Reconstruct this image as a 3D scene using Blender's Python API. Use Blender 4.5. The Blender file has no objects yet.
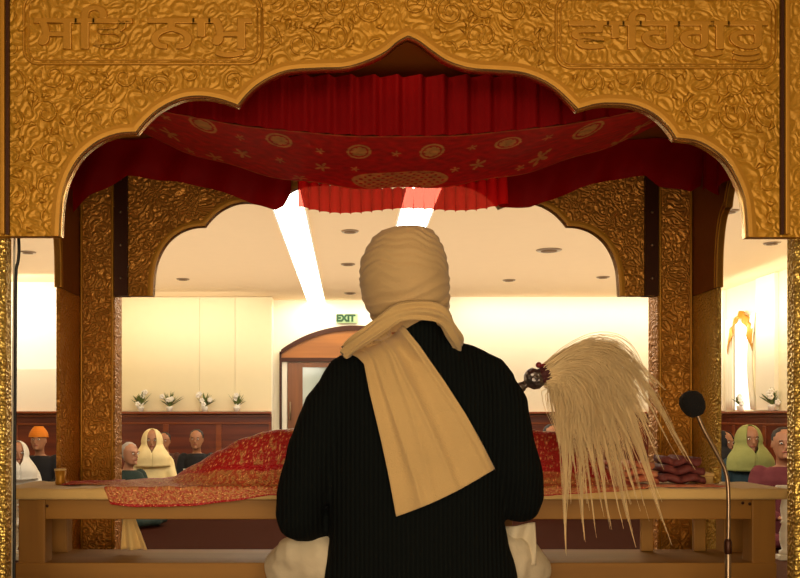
import bpy, bmesh, math, random
from mathutils import Vector, Matrix, noise
from mathutils.bvhtree import BVHTree
random.seed(7)
C = bpy.context.scene.collection
PI = math.pi
F = 900.0; VX = 350.0; VY = 416.0; CZ = 1.0
def P(px, py, d):
    """photo measurement -> place in the hall at distance d"""
    return Vector(((px-VX)*d/F, d, CZ+(VY-py)*d/F))
CX = 0.132                      # centre line of the canopy

# ------------------------------------------------------------------ materials
def srgb(r, g, b):
    f = lambda c: ((c/255.0)/12.92 if c/255.0 <= 0.04045 else ((c/255.0+0.055)/1.055)**2.4)
    return (f(r), f(g), f(b), 1)
MATS = {}
def mat(name, rgb, rough=0.6, metal=0.0, bump=None, var=0.0, vscale=8.0, spec=None, emit=0.0, emitc=None,
        sheen=0.0, coords='Object', col2=None, sss=0.0):
    m = bpy.data.materials.new(name); m.use_nodes = True
    nt = m.node_tree; N = nt.nodes; L = nt.links
    b = N['Principled BSDF']
    c = srgb(*rgb)
    b.inputs['Base Color'].default_value = c
    b.inputs['Roughness'].default_value = rough
    b.inputs['Metallic'].default_value = metal
    if spec is not None: b.inputs['Specular IOR Level'].default_value = spec
    if sheen: b.inputs['Sheen Weight'].default_value = sheen
    if sss: b.inputs['Subsurface Weight'].default_value = sss; b.inputs['Subsurface Radius'].default_value = (.02,.008,.004); 
    if emit:
        b.inputs['Emission Color'].default_value = srgb(*(emitc or rgb)); b.inputs['Emission Strength'].default_value = emit
    tc = N.new('ShaderNodeTexCoord')
    nz = N.new('ShaderNodeTexNoise'); nz.inputs['Scale'].default_value = vscale; nz.inputs['Detail'].default_value = 4
    L.new(tc.outputs[coords], nz.inputs['Vector'])
    mx = N.new('ShaderNodeMix'); mx.data_type = 'RGBA'
    c2 = srgb(*col2) if col2 else tuple(v*(1-var) for v in c[:3])+(1,)
    mx.inputs[6].default_value = c; mx.inputs[7].default_value = c2
    L.new(nz.outputs['Fac'], mx.inputs[0]); L.new(mx.outputs[2], b.inputs['Base Color'])
    if bump:
        kind, sc, st = bump
        bp = N.new('ShaderNodeBump'); bp.inputs['Strength'].default_value = st; bp.inputs['Distance'].default_value = 0.006
        if kind == 'noise':
            t = N.new('ShaderNodeTexNoise'); t.inputs['Scale'].default_value = sc; t.inputs['Detail'].default_value = 3
            L.new(tc.outputs[coords], t.inputs['Vector']); h = t.outputs['Fac']
        elif kind == 'vor':
            t = N.new('ShaderNodeTexVoronoi'); t.inputs['Scale'].default_value = sc
            L.new(tc.outputs[coords], t.inputs['Vector']); h = t.outputs['Distance']
        elif kind in ('ribx', 'ribz'):
            t = N.new('ShaderNodeTexWave'); t.bands_direction = 'X' if kind == 'ribx' else 'Z'
            t.inputs['Scale'].default_value = sc; t.inputs['Distortion'].default_value = 0.6; t.inputs['Detail Scale'].default_value = .5
            L.new(tc.outputs[coords], t.inputs['Vector']); h = t.outputs['Fac']
            if kind == 'ribx' and col2:
                L.new(h, mx.inputs[0])
        elif kind == 'emboss':
            # chased foliage: warped rings + small cells
            n1 = N.new('ShaderNodeTexNoise'); n1.inputs['Scale'].default_value = sc*.35; n1.inputs['Detail'].default_value = 2
            L.new(tc.outputs[coords], n1.inputs['Vector'])
            ad = N.new('ShaderNodeVectorMath'); ad.operation = 'MULTIPLY_ADD'
            L.new(n1.outputs['Color'], ad.inputs[0]); ad.inputs[1].default_value = (.09,)*3
            L.new(tc.outputs[coords], ad.inputs[2])
            t = N.new('ShaderNodeTexVoronoi'); t.inputs['Scale'].default_value = sc; L.new(ad.outputs[0], t.inputs['Vector'])
            ml = N.new('ShaderNodeMath'); ml.operation = 'MULTIPLY'; ml.inputs[1].default_value = 17
            L.new(t.outputs['Distance'], ml.inputs[0])
            sn = N.new('ShaderNodeMath'); sn.operation = 'SINE'; L.new(ml.outputs[0], sn.inputs[0])
            t2 = N.new('ShaderNodeTexVoronoi'); t2.inputs['Scale'].default_value = sc*3.2; L.new(ad.outputs[0], t2.inputs['Vector'])
            mm = N.new('ShaderNodeMath'); mm.operation = 'MULTIPLY_ADD'; mm.inputs[1].default_value = -1.3
            L.new(t2.outputs['Distance'], mm.inputs[0]); L.new(sn.outputs[0], mm.inputs[2]); h = mm.outputs[0]
        L.new(h, bp.inputs['Height']); L.new(bp.outputs['Normal'], b.inputs['Normal'])
    MATS[name] = m
    return m
def wood(name, c1, c2, rough=0.35, axis='X', sc=2.0):
    m = bpy.data.materials.new(name); m.use_nodes = True
    nt = m.node_tree; N = nt.nodes; L = nt.links; b = N['Principled BSDF']
    tc = N.new('ShaderNodeTexCoord'); mp = N.new('ShaderNodeMapping')
    s = {'X': (.6,9,9), 'Y': (9,.6,9), 'Z': (9,9,.6)}[axis]
    mp.inputs['Scale'].default_value = tuple(v*sc for v in s)
    L.new(tc.outputs['Object'], mp.inputs['Vector'])
    nz = N.new('ShaderNodeTexNoise'); nz.inputs['Scale'].default_value = 1.5; nz.inputs['Detail'].default_value = 6
    L.new(mp.outputs[0], nz.inputs['Vector'])
    r = N.new('ShaderNodeValToRGB'); r.color_ramp.elements[0].color = srgb(*c1); r.color_ramp.elements[1].color = srgb(*c2)
    r.color_ramp.elements[0].position = .3; r.color_ramp.elements[1].position = .7
    L.new(nz.outputs['Fac'], r.inputs[0]); L.new(r.outputs[0], b.inputs['Base Color'])
    b.inputs['Roughness'].default_value = rough
    return m
def vcol_mat(name, rough=.6, metal_from_alpha=False, transl=0.0, bumpsc=200, bumpst=.3, sheen=0.2):
    m = bpy.data.materials.new(name); m.use_nodes = True
    nt = m.node_tree; N = nt.nodes; L = nt.links; b = N['Principled BSDF']
    a = N.new('ShaderNodeAttribute'); a.attribute_name = 'Col'
    L.new(a.outputs['Color'], b.inputs['Base Color']); b.inputs['Roughness'].default_value = rough
    if metal_from_alpha: L.new(a.outputs['Alpha'], b.inputs['Metallic'])
    tc = N.new('ShaderNodeTexCoord'); t = N.new('ShaderNodeTexVoronoi'); t.inputs['Scale'].default_value = bumpsc
    L.new(tc.outputs['Object'], t.inputs['Vector'])
    bp = N.new('ShaderNodeBump'); bp.inputs['Strength'].default_value = bumpst; bp.inputs['Distance'].default_value = .003
    L.new(t.outputs['Distance'], bp.inputs['Height']); L.new(bp.outputs['Normal'], b.inputs['Normal'])
    return m
def cloth_mat(name, rgb, transl=.3, transp=0.0, rough=.7):
    m = mat(name, rgb, rough, var=.25, vscale=30, spec=.08)
    nt = m.node_tree; N = nt.nodes; L = nt.links; b = N['Principled BSDF']; out = N['Material Output']
    tr = N.new('ShaderNodeBsdfTranslucent'); tr.inputs['Color'].default_value = srgb(*rgb)
    mx = N.new('ShaderNodeMixShader'); mx.inputs[0].default_value = transl
    L.new(b.outputs[0], mx.inputs[1]); L.new(tr.outputs[0], mx.inputs[2])
    last = mx
    if transp:
        tp = N.new('ShaderNodeBsdfTransparent'); tp.inputs['Color'].default_value = srgb(255,120,105)
        m2 = N.new('ShaderNodeMixShader'); m2.inputs[0].default_value = transp
        L.new(mx.outputs[0], m2.inputs[1]); L.new(tp.outputs[0], m2.inputs[2]); last = m2
    L.new(last.outputs[0], out.inputs['Surface'])
    return m
gold = mat('embossed_gold', (198,142,36), .46, .40, ('emboss', 26, .30), var=.28, vscale=5)
gold_fine = mat('chased_gold', (214,148,58), .42, .55, ('emboss', 30, .5), var=.4, vscale=9)
gold_glitter = mat('hammered_gold', (240,205,110), .30, .85, ('vor', 110, .9), var=.5, vscale=40)
gold_smooth = mat('smooth_gold', (190,134,36), .42, .42, ('noise', 30, .12), var=.2)
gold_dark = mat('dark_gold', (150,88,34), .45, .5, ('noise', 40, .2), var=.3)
rim_gold = mat('lit_polished_rim', (255,214,140), .22, .9, var=.1)  # hall light along the arch edge, put into a paler gold
roof_gold = mat('amber_roof', (190,112,40), .5, .3, var=.4, vscale=4)
seam_brown = mat('dark_brown_metal', (70,34,14), .4, .5, var=.3)
red_dark = cloth_mat('dark_red_cloth', (132,4,8), .2)
red_side = cloth_mat('red_satin', (150,6,8), .2, rough=.6)
red_sheer = cloth_mat('sheer_red_cloth', (232,26,26), .45, .16)
canopy_m = vcol_mat('canopy_brocade', .65)
rumala_m = vcol_mat('sequined_brocade', .45, True, bumpsc=160, bumpst=.9)
wall_m = mat('cream_plaster', (250,236,196), .85, bump=('noise', 60, .05), var=.04)
wall_w = mat('white_plaster', (255,246,222), .85, bump=('noise', 60, .05), var=.03)
ceil_m = mat('ceiling_plaster', (240,212,172), .9, bump=('noise', 50, .04), var=.04)
floor_m = mat('hall_carpet', (52,19,6), .95, spec=.05, bump=('noise', 300, .4), var=.25, vscale=3)
dais_m = mat('dais_carpet', (110,60,26), .95, bump=('noise', 300, .4), var=.2)
wains = wood('mahogany', (86,32,10), (124,52,18), .35, 'X', 1.0)
wains_rail = wood('mahogany_rail', (122,54,20), (150,76,30), .3, 'X', 1.0)
door_w = wood('orange_oak', (142,84,24), (170,104,38), .4, 'X', 1.0)
door_dark = wood('door_walnut', (112,62,24), (138,82,34), .35, 'Z', 1.0)
table_w = wood('pale_pine', (136,92,30), (164,116,42), .6, 'X', 1.0)
table_l = wood('pine_leg', (136,92,30), (164,116,42), .6, 'Z', 1.0)
cream_cloth = mat('cream_table_cloth', (226,190,122), .85, bump=('noise', 90, .2), var=.1, sheen=.2)
glassy = mat('blue_grey_glass', (168,180,172), .08, .0, var=.05, spec=.8)
black_m = mat('black_foam', (12,10,12), .95, bump=('noise', 400, .8))
chrome = mat('brushed_steel', (150,128,104), .3, .9, var=.15)
white_pl = mat('white_paint', (252,246,228), .5, var=.03)
black_pl = mat('black_rubber', (10,10,12), .5)
skin = mat('warm_skin', (176,112,72), .55, var=.12, vscale=20, sss=.05)
skin_d = mat('brown_skin', (172,118,84), .55, var=.12, vscale=20)
hair_b = mat('dark_hair', (24,14,10), .6, var=.3, vscale=60, bump=('noise', 120, .5))
hair_g = mat('grey_hair', (176,164,150), .7, var=.3, vscale=60, bump=('noise', 120, .5))
turban_m = mat('turban_muslin', (204,172,122), .85, bump=('noise', 150, .25), var=.12, vscale=12, sheen=.2)
scarf_m = mat('wool_scarf', (212,178,120), .9, bump=('noise', 260, .4), var=.14, vscale=9, sheen=.3)
sweater_m = mat('ribbed_black_wool', (9,13,14), .95, bump=('ribx', 26, .5), col2=(14,19,19), spec=.12)
trouser_m = mat('off_white_cotton', (214,200,172), .85, bump=('noise', 40, .4), var=.1)
silver_m = mat('dark_silver', (150,142,140), .28, .9, ('vor', 90, .8), var=.5, vscale=60)
hair_w = mat('ivory_yak_hair', (255,228,174), .55, var=.18, vscale=14)
emit_m = mat('light_diffuser', (255,250,235), .5, emit=9.0, emitc=(255,246,224))
green_m = mat('sign_green', (8,70,24), .5, emit=0)
signw_m = mat('sign_white', (170,196,140), .5, emit=0)
leaf_m = mat('leaf_green', (120,136,70), .6, var=.4, vscale=30)
fl_m = mat('white_petal', (250,244,232), .6, var=.08)
slot_m = mat('slot_brown', (120,88,52), .7, var=.2)  # dull brown of the spotlight faces
winglow = mat('bright_blind', (255,252,240), .8, emit=1.6, emitc=(255,250,235))

# ------------------------------------------------------------------ helpers
def new_obj(name, me, m=None, parent=None, smooth=False):
    o = bpy.data.objects.new(name, me); C.objects.link(o)
    if m: me.materials.append(m)
    if parent: o.parent = parent; o.matrix_parent_inverse = parent_world(parent).inverted()
    if smooth:
        for p in me.polygons: p.use_smooth = True
    return o
def parent_world(o):
    mt = Matrix.LocRotScale(o.location, o.rotation_euler, o.scale)
    if o.parent: return parent_world(o.parent) @ o.matrix_parent_inverse @ mt
    return mt
def obj(name, bm, m, parent=None, smooth=False, bevel=0):
    bmesh.ops.recalc_face_normals(bm, faces=bm.faces)
    me = bpy.data.meshes.new(name); bm.to_mesh(me); bm.free()
    o = new_obj(name, me, m, parent, smooth)
    if bevel:
        md = o.modifiers.new('bevel', 'BEVEL'); md.width = bevel; md.segments = 2; md.limit_method = 'ANGLE'
    return o
def tag(o, label=None, cat=None, group=None, kind=None):
    if label: o['label'] = label
    if cat: o['category'] = cat
    if group: o['group'] = group
    if kind: o['kind'] = kind
    return o
def thing(name, loc, label, cat, group=None, rz=0):
    o = bpy.data.objects.new(name, None); C.objects.link(o); o.location = loc; o.rotation_euler = (0,0,rz)
    o.empty_display_size = .05
    return tag(o, label, cat, group)
def box(bm, x0, x1, y0, y1, z0, z1):
    v = [bm.verts.new((x, y, z)) for x in (x0, x1) for y in (y0, y1) for z in (z0, z1)]
    for f in ((0,1,3,2),(4,6,7,5),(0,4,5,1),(2,3,7,6),(0,2,6,4),(1,5,7,3)): bm.faces.new([v[i] for i in f])
def B(*a):
    bm = bmesh.new(); box(bm, *a); return bm
def tube(bm, pts, rad, seg=10, flat=1.0, up=None, caps=True):
    """closed tapering tube along pts; rad scalar or list; flat scales the second axis"""
    pts = [Vector(p) for p in pts]; n = len(pts)
    if not isinstance(rad, (list, tuple)): rad = [rad]*n
    # frames
    t0 = (pts[1]-pts[0]).normalized()
    ref = Vector(up) if up else (Vector((0,0,1)) if abs(t0.z) < .9 else Vector((1,0,0)))
    a = (ref - t0*ref.dot(t0)).normalized()
    rings = []
    def ring(p, t, a, r):
        bb = t.cross(a)
        return [bm.verts.new(p + a*(r*math.cos(2*PI*k/seg)) + bb*(r*flat*math.sin(2*PI*k/seg))) for k in range(seg)]
    for i in range(n):
        t = (pts[min(i+1,n-1)]-pts[max(i-1,0)]).normalized()
        a = (a - t*a.dot(t)).normalized()
        if caps and i == 0:
            for s, q in ((.95,.35),(.7,.72)):
                rings.append(ring(pts[0]-t*rad[0]*s, t, a, rad[0]*q))
        rings.append(ring(pts[i], t, a, rad[i]))
        if caps and i == n-1:
            for s, q in ((.7,.72),(.95,.35)):
                rings.append(ring(pts[-1]+t*rad[-1]*s, t, a, rad[-1]*q))
    for r0, r1 in zip(rings, rings[1:]):
        for k in range(seg): bm.faces.new((r0[k], r0[(k+1)%seg], r1[(k+1)%seg], r1[k]))
    bm.faces.new(rings[0][::-1]); bm.faces.new(rings[-1])
def loft(bm, rings, seg=28, power=2.0):
    """rings of (cx, cy, z, rx, ry)"""
    R = []
    for (x, y, z, rx, ry) in rings:
        r = []
        for k in range(seg):
            a = 2*PI*k/seg; c, s = math.cos(a), math.sin(a)
            r.append(bm.verts.new((x+rx*math.copysign(abs(c)**(2/power), c), y+ry*math.copysign(abs(s)**(2/power), s), z)))
        R.append(r)
    for r0, r1 in zip(R, R[1:]):
        for k in range(seg): bm.faces.new((r0[k], r0[(k+1)%seg], r1[(k+1)%seg], r1[k]))
    bm.faces.new(R[0][::-1]); bm.faces.new(R[-1])
def ball(bm, c, rx, ry=None, rz=None, seg=14):
    ry = ry or rx; rz = rz or rx
    n = 9; rg = []
    for i in range(1, n):
        a = PI*i/n
        rg.append((c[0], c[1], c[2]-rz*math.cos(a), rx*math.sin(a), ry*math.sin(a)))
    loft(bm, rg, seg)
def remesh(bm, vox, smooth=2):
    bmesh.ops.recalc_face_normals(bm, faces=bm.faces)
    me = bpy.data.meshes.new('tmp'); bm.to_mesh(me); bm.free()
    o = bpy.data.objects.new('tmp', me); C.objects.link(o)
    md = o.modifiers.new('r', 'REMESH'); md.mode = 'VOXEL'; md.voxel_size = vox
    if smooth:
        s = o.modifiers.new('s', 'SMOOTH'); s.factor = .5; s.iterations = smooth
    dg = bpy.context.evaluated_depsgraph_get(); dg.update()
    out = bpy.data.meshes.new_from_object(o.evaluated_get(dg))
    bpy.data.objects.remove(o); out.materials.clear()
    return out
def grid(name, nu, nv, fn, m, parent=None, thick=0, colfn=None, smooth=True):
    me = bpy.data.meshes.new(name)
    vs = [fn(i/(nu-1), j/(nv-1)) for j in range(nv) for i in range(nu)]
    fs = [(j*nu+i, j*nu+i+1, (j+1)*nu+i+1, (j+1)*nu+i) for j in range(nv-1) for i in range(nu-1)]
    me.from_pydata(vs, [], fs)
    if colfn:
        at = me.color_attributes.new('Col', 'FLOAT_COLOR', 'POINT')
        k = 0
        for j in range(nv):
            for i in range(nu):
                at.data[k].color = colfn(i/(nu-1), j/(nv-1)); k += 1
    o = new_obj(name, me, m, parent, smooth)
    if thick:
        md = o.modifiers.new('solid', 'SOLIDIFY'); md.thickness = thick; md.offset = 0
    return o
def catmull(pts, n=8):
    out = []
    P_ = [pts[0]]+list(pts)+[pts[-1]]
    for i in range(1, len(P_)-2):
        p0, p1, p2, p3 = [Vector(p) for p in P_[i-1:i+3]]
        for k in range(n):
            t = k/n
            out.append(.5*((2*p1)+(p2-p0)*t+(2*p0-5*p1+4*p2-p3)*t*t+(3*p1-p0-3*p2+p3)*t**3))
    out.append(Vector(pts[-1])); return out
def interp(x, tab):
    if x <= tab[0][0]: return tab[0][1]
    for (a, va), (b, vb) in zip(tab, tab[1:]):
        if x <= b:
            t = (x-a)/(b-a); return va+(vb-va)*t
    return tab[-1][1]

# ------------------------------------------------------------------ the hall
HC = 2.72; FD = 13.0; FR = 13.35
XL, XR = -6.0, 5.12
tag(obj('floor', B(XL-.2, XR+.2, -3.6, 13.7, -.1, 0), floor_m), kind='structure')
tag(obj('ceiling', B(XL-.2, XR+.2, -3.6, 13.7, HC, HC+.1), ceil_m), kind='structure')
bm = bmesh.new()
box(bm, XL, -1.127, FD, 13.7, 0, HC); box(bm, 1.40, XR+.2, FD, 13.7, 0, HC); box(bm, -1.127, 1.40, FR, 13.7, 0, HC)
tag(obj('wall_far', bm, wall_w), kind='structure')
bm = bmesh.new(); box(bm, XL-.2, XL, -3.6, 13.7, 0, HC); box(bm, XL, -3.42, 11.55, FD, 0, HC)
tag(obj('wall_left', bm, wall_w), kind='structure')
tag(obj('wall_right', B(XR, XR+.2, -3.6, 13.0, 0, HC), wall_m), kind='structure')
tag(obj('wall_rear', B(XL, XR, -3.6, -3.5, 0, HC), wall_m), kind='structure')
# cream inset panel on the far wall with thin vertical joints
bm = bmesh.new()
for a, b in ((-3.40,-2.17),(-2.165,-1.66),(-1.655,-1.135)): box(bm, a, b, FD-.02, FD-.001, 1.07, 2.71)
tag(obj('trim_1', bm, wall_m), kind='structure')
def wainscot(n, segs, mtl=wains):
    bm = bmesh.new(); bm2 = bmesh.new()
    for s in segs:
        ax, a, b, c = s              # axis, from, to, wall plane
        w = (b-a); k = max(1, round(w/.9))
        def bx(bmm, u0, u1, t, z0, z1):
            if ax == 'x': box(bmm, u0, u1, c-t, c-.001, z0, z1)
            else: box(bmm, c-t, c-.001, u0, u1, z0, z1)
        bx(bm, a, b, .03, 0, 1.0)
        for i in range(k+1):
            u = a+w*i/k; bx(bm2, max(a, u-.04), min(b, u+.04), .045, .12, .88)
        bx(bm2, a, b, .045, .88, .91); bx(bm2, a, b, .05, 0, .12)
        bx(bm2, a, b, .05, .985, 1.025); bx(bm2, a, b, .16, 1.03, 1.06)
    t = obj('trim_%d' % n, bm, mtl); tag(t, kind='structure')
    t2 = obj('trim_%d' % (n+1), bm2, wains_rail, bevel=.006); tag(t2, kind='structure')
wainscot(2, [('x', -3.42, -1.0-.0, FD)][:0] + [('x', -3.415, -1.13, FD-.0), ('x', 1.42, XR, FD), ('x', XL, -3.43, 11.55)])
wainscot(4, [('y', 4.0, 12.8, XR)])
# shallow pilasters on the right wall
bm = bmesh.new()
for y0, y1 in ((12.25,12.75),(10.75,11.25),(9.3,9.8)): box(bm, XR-.05, XR-.001, y0, y1, 1.07, HC-.005)
tag(obj('trim_6', bm, wall_w), kind='structure')

# arched double door in the recess
zs, za, hx, dc = 1.95, 2.30, 1.08, .07
rr = (hx*hx+(za-zs)**2)/(2*(za-zs)); cz = za-rr
def arcz(x, off=0): return cz+math.sqrt(max(0, (rr+off)**2-x*x))
door = thing('door_1', (dc, FR, 0), None, None); door['kind'] = 'structure'
bm = bmesh.new()
n = 24; top = [(dc-hx+2*hx*i/n, arcz(-hx+2*hx*i/n)) for i in range(n+1)]
def prism_xz(bm, poly, y0, y1):
    a = [bm.verts.new((x, y0, z)) for x, z in poly]; b = [bm.verts.new((x, y1, z)) for x, z in poly]
    bm.faces.new(a); bm.faces.new(b[::-1])
    for i in range(len(poly)):
        j = (i+1) % len(poly); bm.faces.new((a[i], b[i], b[j], a[j]))
prism_xz(bm, [(dc-hx,1.84)]+top+[(dc+hx,1.84)], FR-.06, FR-.002)
obj('tympanum', bm, door_w, door)
bm = bmesh.new()
to = [(dc-hx+2*hx*i/n-0, arcz(-hx+2*hx*i/n)+.035) for i in range(n+1)]
prism_xz(bm, [(dc-hx-.03,1.9)]+to+[(dc+hx+.03,1.9)]+[(x,z-.035) for x,z in top[::-1]], FR-.09, FR-.002)
box(bm, dc-hx-.03, dc-hx, FR-.09, FR-.002, 0, 1.95); box(bm, dc+hx, dc+hx+.03, FR-.09, FR-.002, 0, 1.95)
box(bm, dc-hx, dc+hx, FR-.08, FR-.002, 1.80, 1.86)
obj('door_frame', bm, seam_brown, door)
obj('side_light', B(dc-hx+.005, dc-hx+.08, FR-.05, FR-.004, 0, 1.80), white_pl, door)
for s in (-1, 1):
    x0, x1 = (dc-hx+.09, dc-.01) if s < 0 else (dc+.01, dc+hx-.01)
    bm = bmesh.new(); st = .22
    box(bm, x0, x0+st, FR-.06, FR-.004, 0, 1.79); box(bm, x1-st, x1, FR-.06, FR-.004, 0, 1.79)
    box(bm, x0+st, x1-st, FR-.06, FR-.004, 0, .55); box(bm, x0+st, x1-st, FR-.06, FR-.004, 1.72, 1.79)
    leaf = obj('door_leaf', bm, door_dark, door)
    obj('glass_pane', B(x0+st, x1-st, FR-.04, FR-.02, .55, 1.72), glassy, leaf)
    bm = bmesh.new(); hxx = x0+.04 if s < 0 else x1-.05
    tube(bm, [(hxx, FR-.10, .95), (hxx, FR-.10, 1.20)], .014); tube(bm, [(hxx,FR-.10,.98),(hxx,FR-.06,.98)], .01); tube(bm, [(hxx,FR-.10,1.17),(hxx,FR-.06,1.17)], .01)
    obj('door_handle', bm, chrome, leaf, True)

# exit sign
sg = thing('exit_sign', (P(346.5,319,13.3).x, 13.34, 2.43), 'small green and white exit sign on the wall above the arched door', 'sign')
x0 = P(336.5,0,13.3).x; x1 = P(357.5,0,13.3).x; z0 = P(0,323,13.3).z; z1 = P(0,314,13.3).z
obj('sign_box', B(x0, x1, 13.29, 13.345, z0, z1), signw_m, sg, bevel=.004)
cu = bpy.data.curves.new('t', 'FONT'); cu.body = 'EXIT'; cu.size = .135; cu.extrude = .002; cu.align_x = 'CENTER'; cu.align_y = 'CENTER'; cu.offset = .009
to_ = bpy.data.objects.new('t', cu); C.objects.link(to_)
dg = bpy.context.evaluated_depsgraph_get(); dg.update()
me = bpy.data.meshes.new_from_object(to_.evaluated_get(dg)); bpy.data.objects.remove(to_)
me.transform(Matrix.Translation(((x0+x1)/2-.02, 13.286, (z0+z1)/2)) @ Matrix.Rotation(PI/2, 4, 'X')); me.materials.clear()
new_obj('sign_lettering', me, green_m, sg)

# ceiling strip lights
for i, (xa, xb, ya, yb) in enumerate(((-.625,-.375,5.2,FR-.02), (.42,.68,5.2,FR-.02))):
    t = thing('ceiling_light', ((xa+xb)/2, (ya+yb)/2, HC-.03),
              ['long bright ceiling light strip left of the turbaned man\'s head', 'long bright ceiling light strip ending above the turbaned man\'s head'][i], 'light', 'ceiling strip lights')
    obj('diffuser', B(xa, xb, ya, yb, HC-.02, HC-.004), emit_m, t)
    bm = bmesh.new(); box(bm, xa-.015, xa-.001, ya, yb, HC-.028, HC-.002); box(bm, xb+.001, xb+.015, ya, yb, HC-.028, HC-.002)
    obj('light_frame', bm, white_pl, t)
# recessed ceiling slots
def slot(px, py, lab, w=.14):
    d = (HC-CZ)*F/(VY-py); x = (px-VX)*d/F
    t = thing('ceiling_spotlight', (x, d, HC-.012), lab, 'spotlight', 'recessed ceiling spotlights')
    bm = bmesh.new()
    for k in range(2):
        pass
    loft(bm, [(x, d, HC-.012, w*.5, w*.5), (x, d, HC-.001, w*.56, w*.56)], 20); obj('trim_ring', bm, chrome, t, True)
    bm = bmesh.new(); loft(bm, [(x, d, HC-.016, w*.36, w*.36), (x, d, HC-.0125, w*.36, w*.36)], 16); obj('lamp_face', bm, slot_m, t, True)
for px, py, lab in ((350,231,'round recessed spotlight in the ceiling close to the upper left of the turban'),
    (348,264,'round recessed spotlight in the ceiling level with the middle of the turban, left of it'),
    (350,293,'round recessed spotlight in the ceiling above the exit sign'),
    (549,250,'wide recessed spotlight in the ceiling right of the turban, nearer one'),
    (509,280,'round recessed spotlight in the ceiling right of the turban, close to the far wall'),
    (603,277,'round recessed spotlight in the ceiling beside the lower right end of the far arch'),
    (183,279,'round recessed spotlight in the ceiling beside the lower left end of the far arch'),
    (729,211,'recessed spotlight in the ceiling seen just right of the right rear pillar'),
    (772,243,'recessed spotlight in the ceiling under the lower right end of the near arch'),
    (28,252,'recessed spotlight in the ceiling under the lower left end of the near arch')):
    slot(px, py, lab, .24 if px == 549 else .15)

# narrow window with swag on right wall
wn = thing('window_1', (XR, 11.65, 1.6), None, None); wn['kind'] = 'structure'
obj('bright_pane', B(XR-.03, XR-.004, 11.42, 11.90, 1.08, 2.24), winglow, wn)
def swagf(u, v):
    y = 11.98-.68*u
    z = 2.36-.22*abs(2*u-1)**1.5*1.1 - .10*v - .20*v*abs(2*u-1)**3
    return (XR-.06-.02*math.sin(u*30)-.03*v, y, z)
grid('swag', 40, 8, swagf, gold_smooth, wn, .01)
for s in (0, 1):
    def cur(u, v, s=s):
        yy = 11.93+.18*u if s == 0 else 11.40-.18*u
        if s == 1: yy += .10*math.sin(v*PI)
        return (XR-.05+.018*math.sin(u*18), yy, 2.30-1.22*v)
    grid('side_curtain', 24, 10, cur, wall_w, wn, .006)

# ------------------------------------------------------------------ the canopy (palki)
# front arch outline measured at 2.2 m
NA = [(59,236),(60,215),(62,196),(68,176),(80,156),(98,141),(118,133.5),(136,132)]
NB = [(136,132),(146,120),(160,108),(180,98.5),(200,96),(220,99),(238,105)]
NC = [(238,105),(246,95),(257,85),(272,76),(290,70),(320,68),(345,67),(366,61),(385,52),(397,42),(408,36)]
MA = [(748,237),(747,215),(744,196),(737,178),(727,161),(713,149),(696,140.5),(676,138)]
MB_ = [(676,138),(667,125),(653,113),(634,105),(614,103),(596,104),(578,109)]
MC = [(578,109),(566,97),(556,88),(541,79),(520,72),(494,70),(470,68),(448,61),(431,50),(419,41),(408,36)]
def smooth2(seq, n=5): return [(p.x, p.y) for p in catmull([Vector((a, b, 0)) for a, b in seq], n)]
left = smooth2(NA)[:-1]+smooth2(NB)[:-1]+smooth2(NC)
right = smooth2(MA)[:-1]+smooth2(MB_)[:-1]+smooth2(MC)
prof_px = left+right[::-1][1:]
near_prof = [((x-VX)*2.2/F, CZ+(VY-y)*2.2/F) for x, y in prof_px]
# symmetrical version for the other sides (rel. centre, z)
sym_half = [((x-406.5)*2.2/F, CZ+(VY-(y+1))*2.2/F) for x, y in left]
sym_half = [(x*(1.0 if abs(x) < .6 else 1.0), z) for x, z in sym_half]; sym_half[-1] = (0, sym_half[-1][1])
sym_prof = sym_half+[(-x, z) for x, z in sym_half[::-1][1:]]
TOPZ = 2.26
palki = thing('golden_canopy', (CX, 2.75, .44), 'large embossed golden canopy with scalloped arches and four pillars over the seated man', 'canopy')
def arch_panel(name, prof, xo, xi, y0, y1, m, parent, tf=None):
    zb = prof[0][1]; zb2 = prof[-1][1]
    poly = [(xo, zb), (xo, TOPZ), (xi, TOPZ), (xi, zb2)]+[p for p in prof[::-1]]
    bm = bmesh.new(); prism_xz(bm, poly, y0, y1)
    if tf: bmesh.ops.transform(bm, matrix=tf, verts=bm.verts)
    return obj(name, bm, m, parent)
def arch_border(name, prof, y0, y1, w, m, parent, tf=None, inset=0.004):
    n_ = len(prof); off = []
    for i, (x, z) in enumerate(prof):
        a = prof[max(0, i-1)]; b = prof[min(n_-1, i+1)]
        dx, dz = b[0]-a[0], b[1]-a[1]; l = math.hypot(dx, dz) or 1
        off.append((x-dz/l*w, z+dx/l*w))
    ins = []
    for i, (x, z) in enumerate(prof):
        a = prof[max(0, i-1)]; b = prof[min(n_-1, i+1)]
        dx, dz = b[0]-a[0], b[1]-a[1]; l = math.hypot(dx, dz) or 1
        ins.append((x+dz/l*0, z-dx/l*0))
    bm = bmesh.new(); yb = (y0+y1)/2
    rows = []
    for (p, q) in zip(ins, off):
        mid = ((p[0]*.5+q[0]*.5), (p[1]*.5+q[1]*.5))
        rows.append([bm.verts.new((p[0], y1, p[1])), bm.verts.new((p[0], y0, p[1])), bm.verts.new((mid[0], y0-.0008, mid[1])), bm.verts.new((q[0], y0, q[1])), bm.verts.new((q[0], y1, q[1]))])
    for r0, r1 in zip(rows, rows[1:]):
        for k in range(4): bm.faces.new((r0[k], r0[k+1], r1[k+1], r1[k]))
    if tf: bmesh.ops.transform(bm, matrix=tf, verts=bm.verts)
    return obj(name, bm, m, parent)
front = arch_panel('front_arch_panel', near_prof, CX-1.17, CX+1.17, 2.20, 2.228, gold, palki)
arch_border('arch_border', near_prof, 2.1975, 2.23, .020, gold_smooth, front)
rim_bm = bmesh.new(); rows = []
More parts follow.
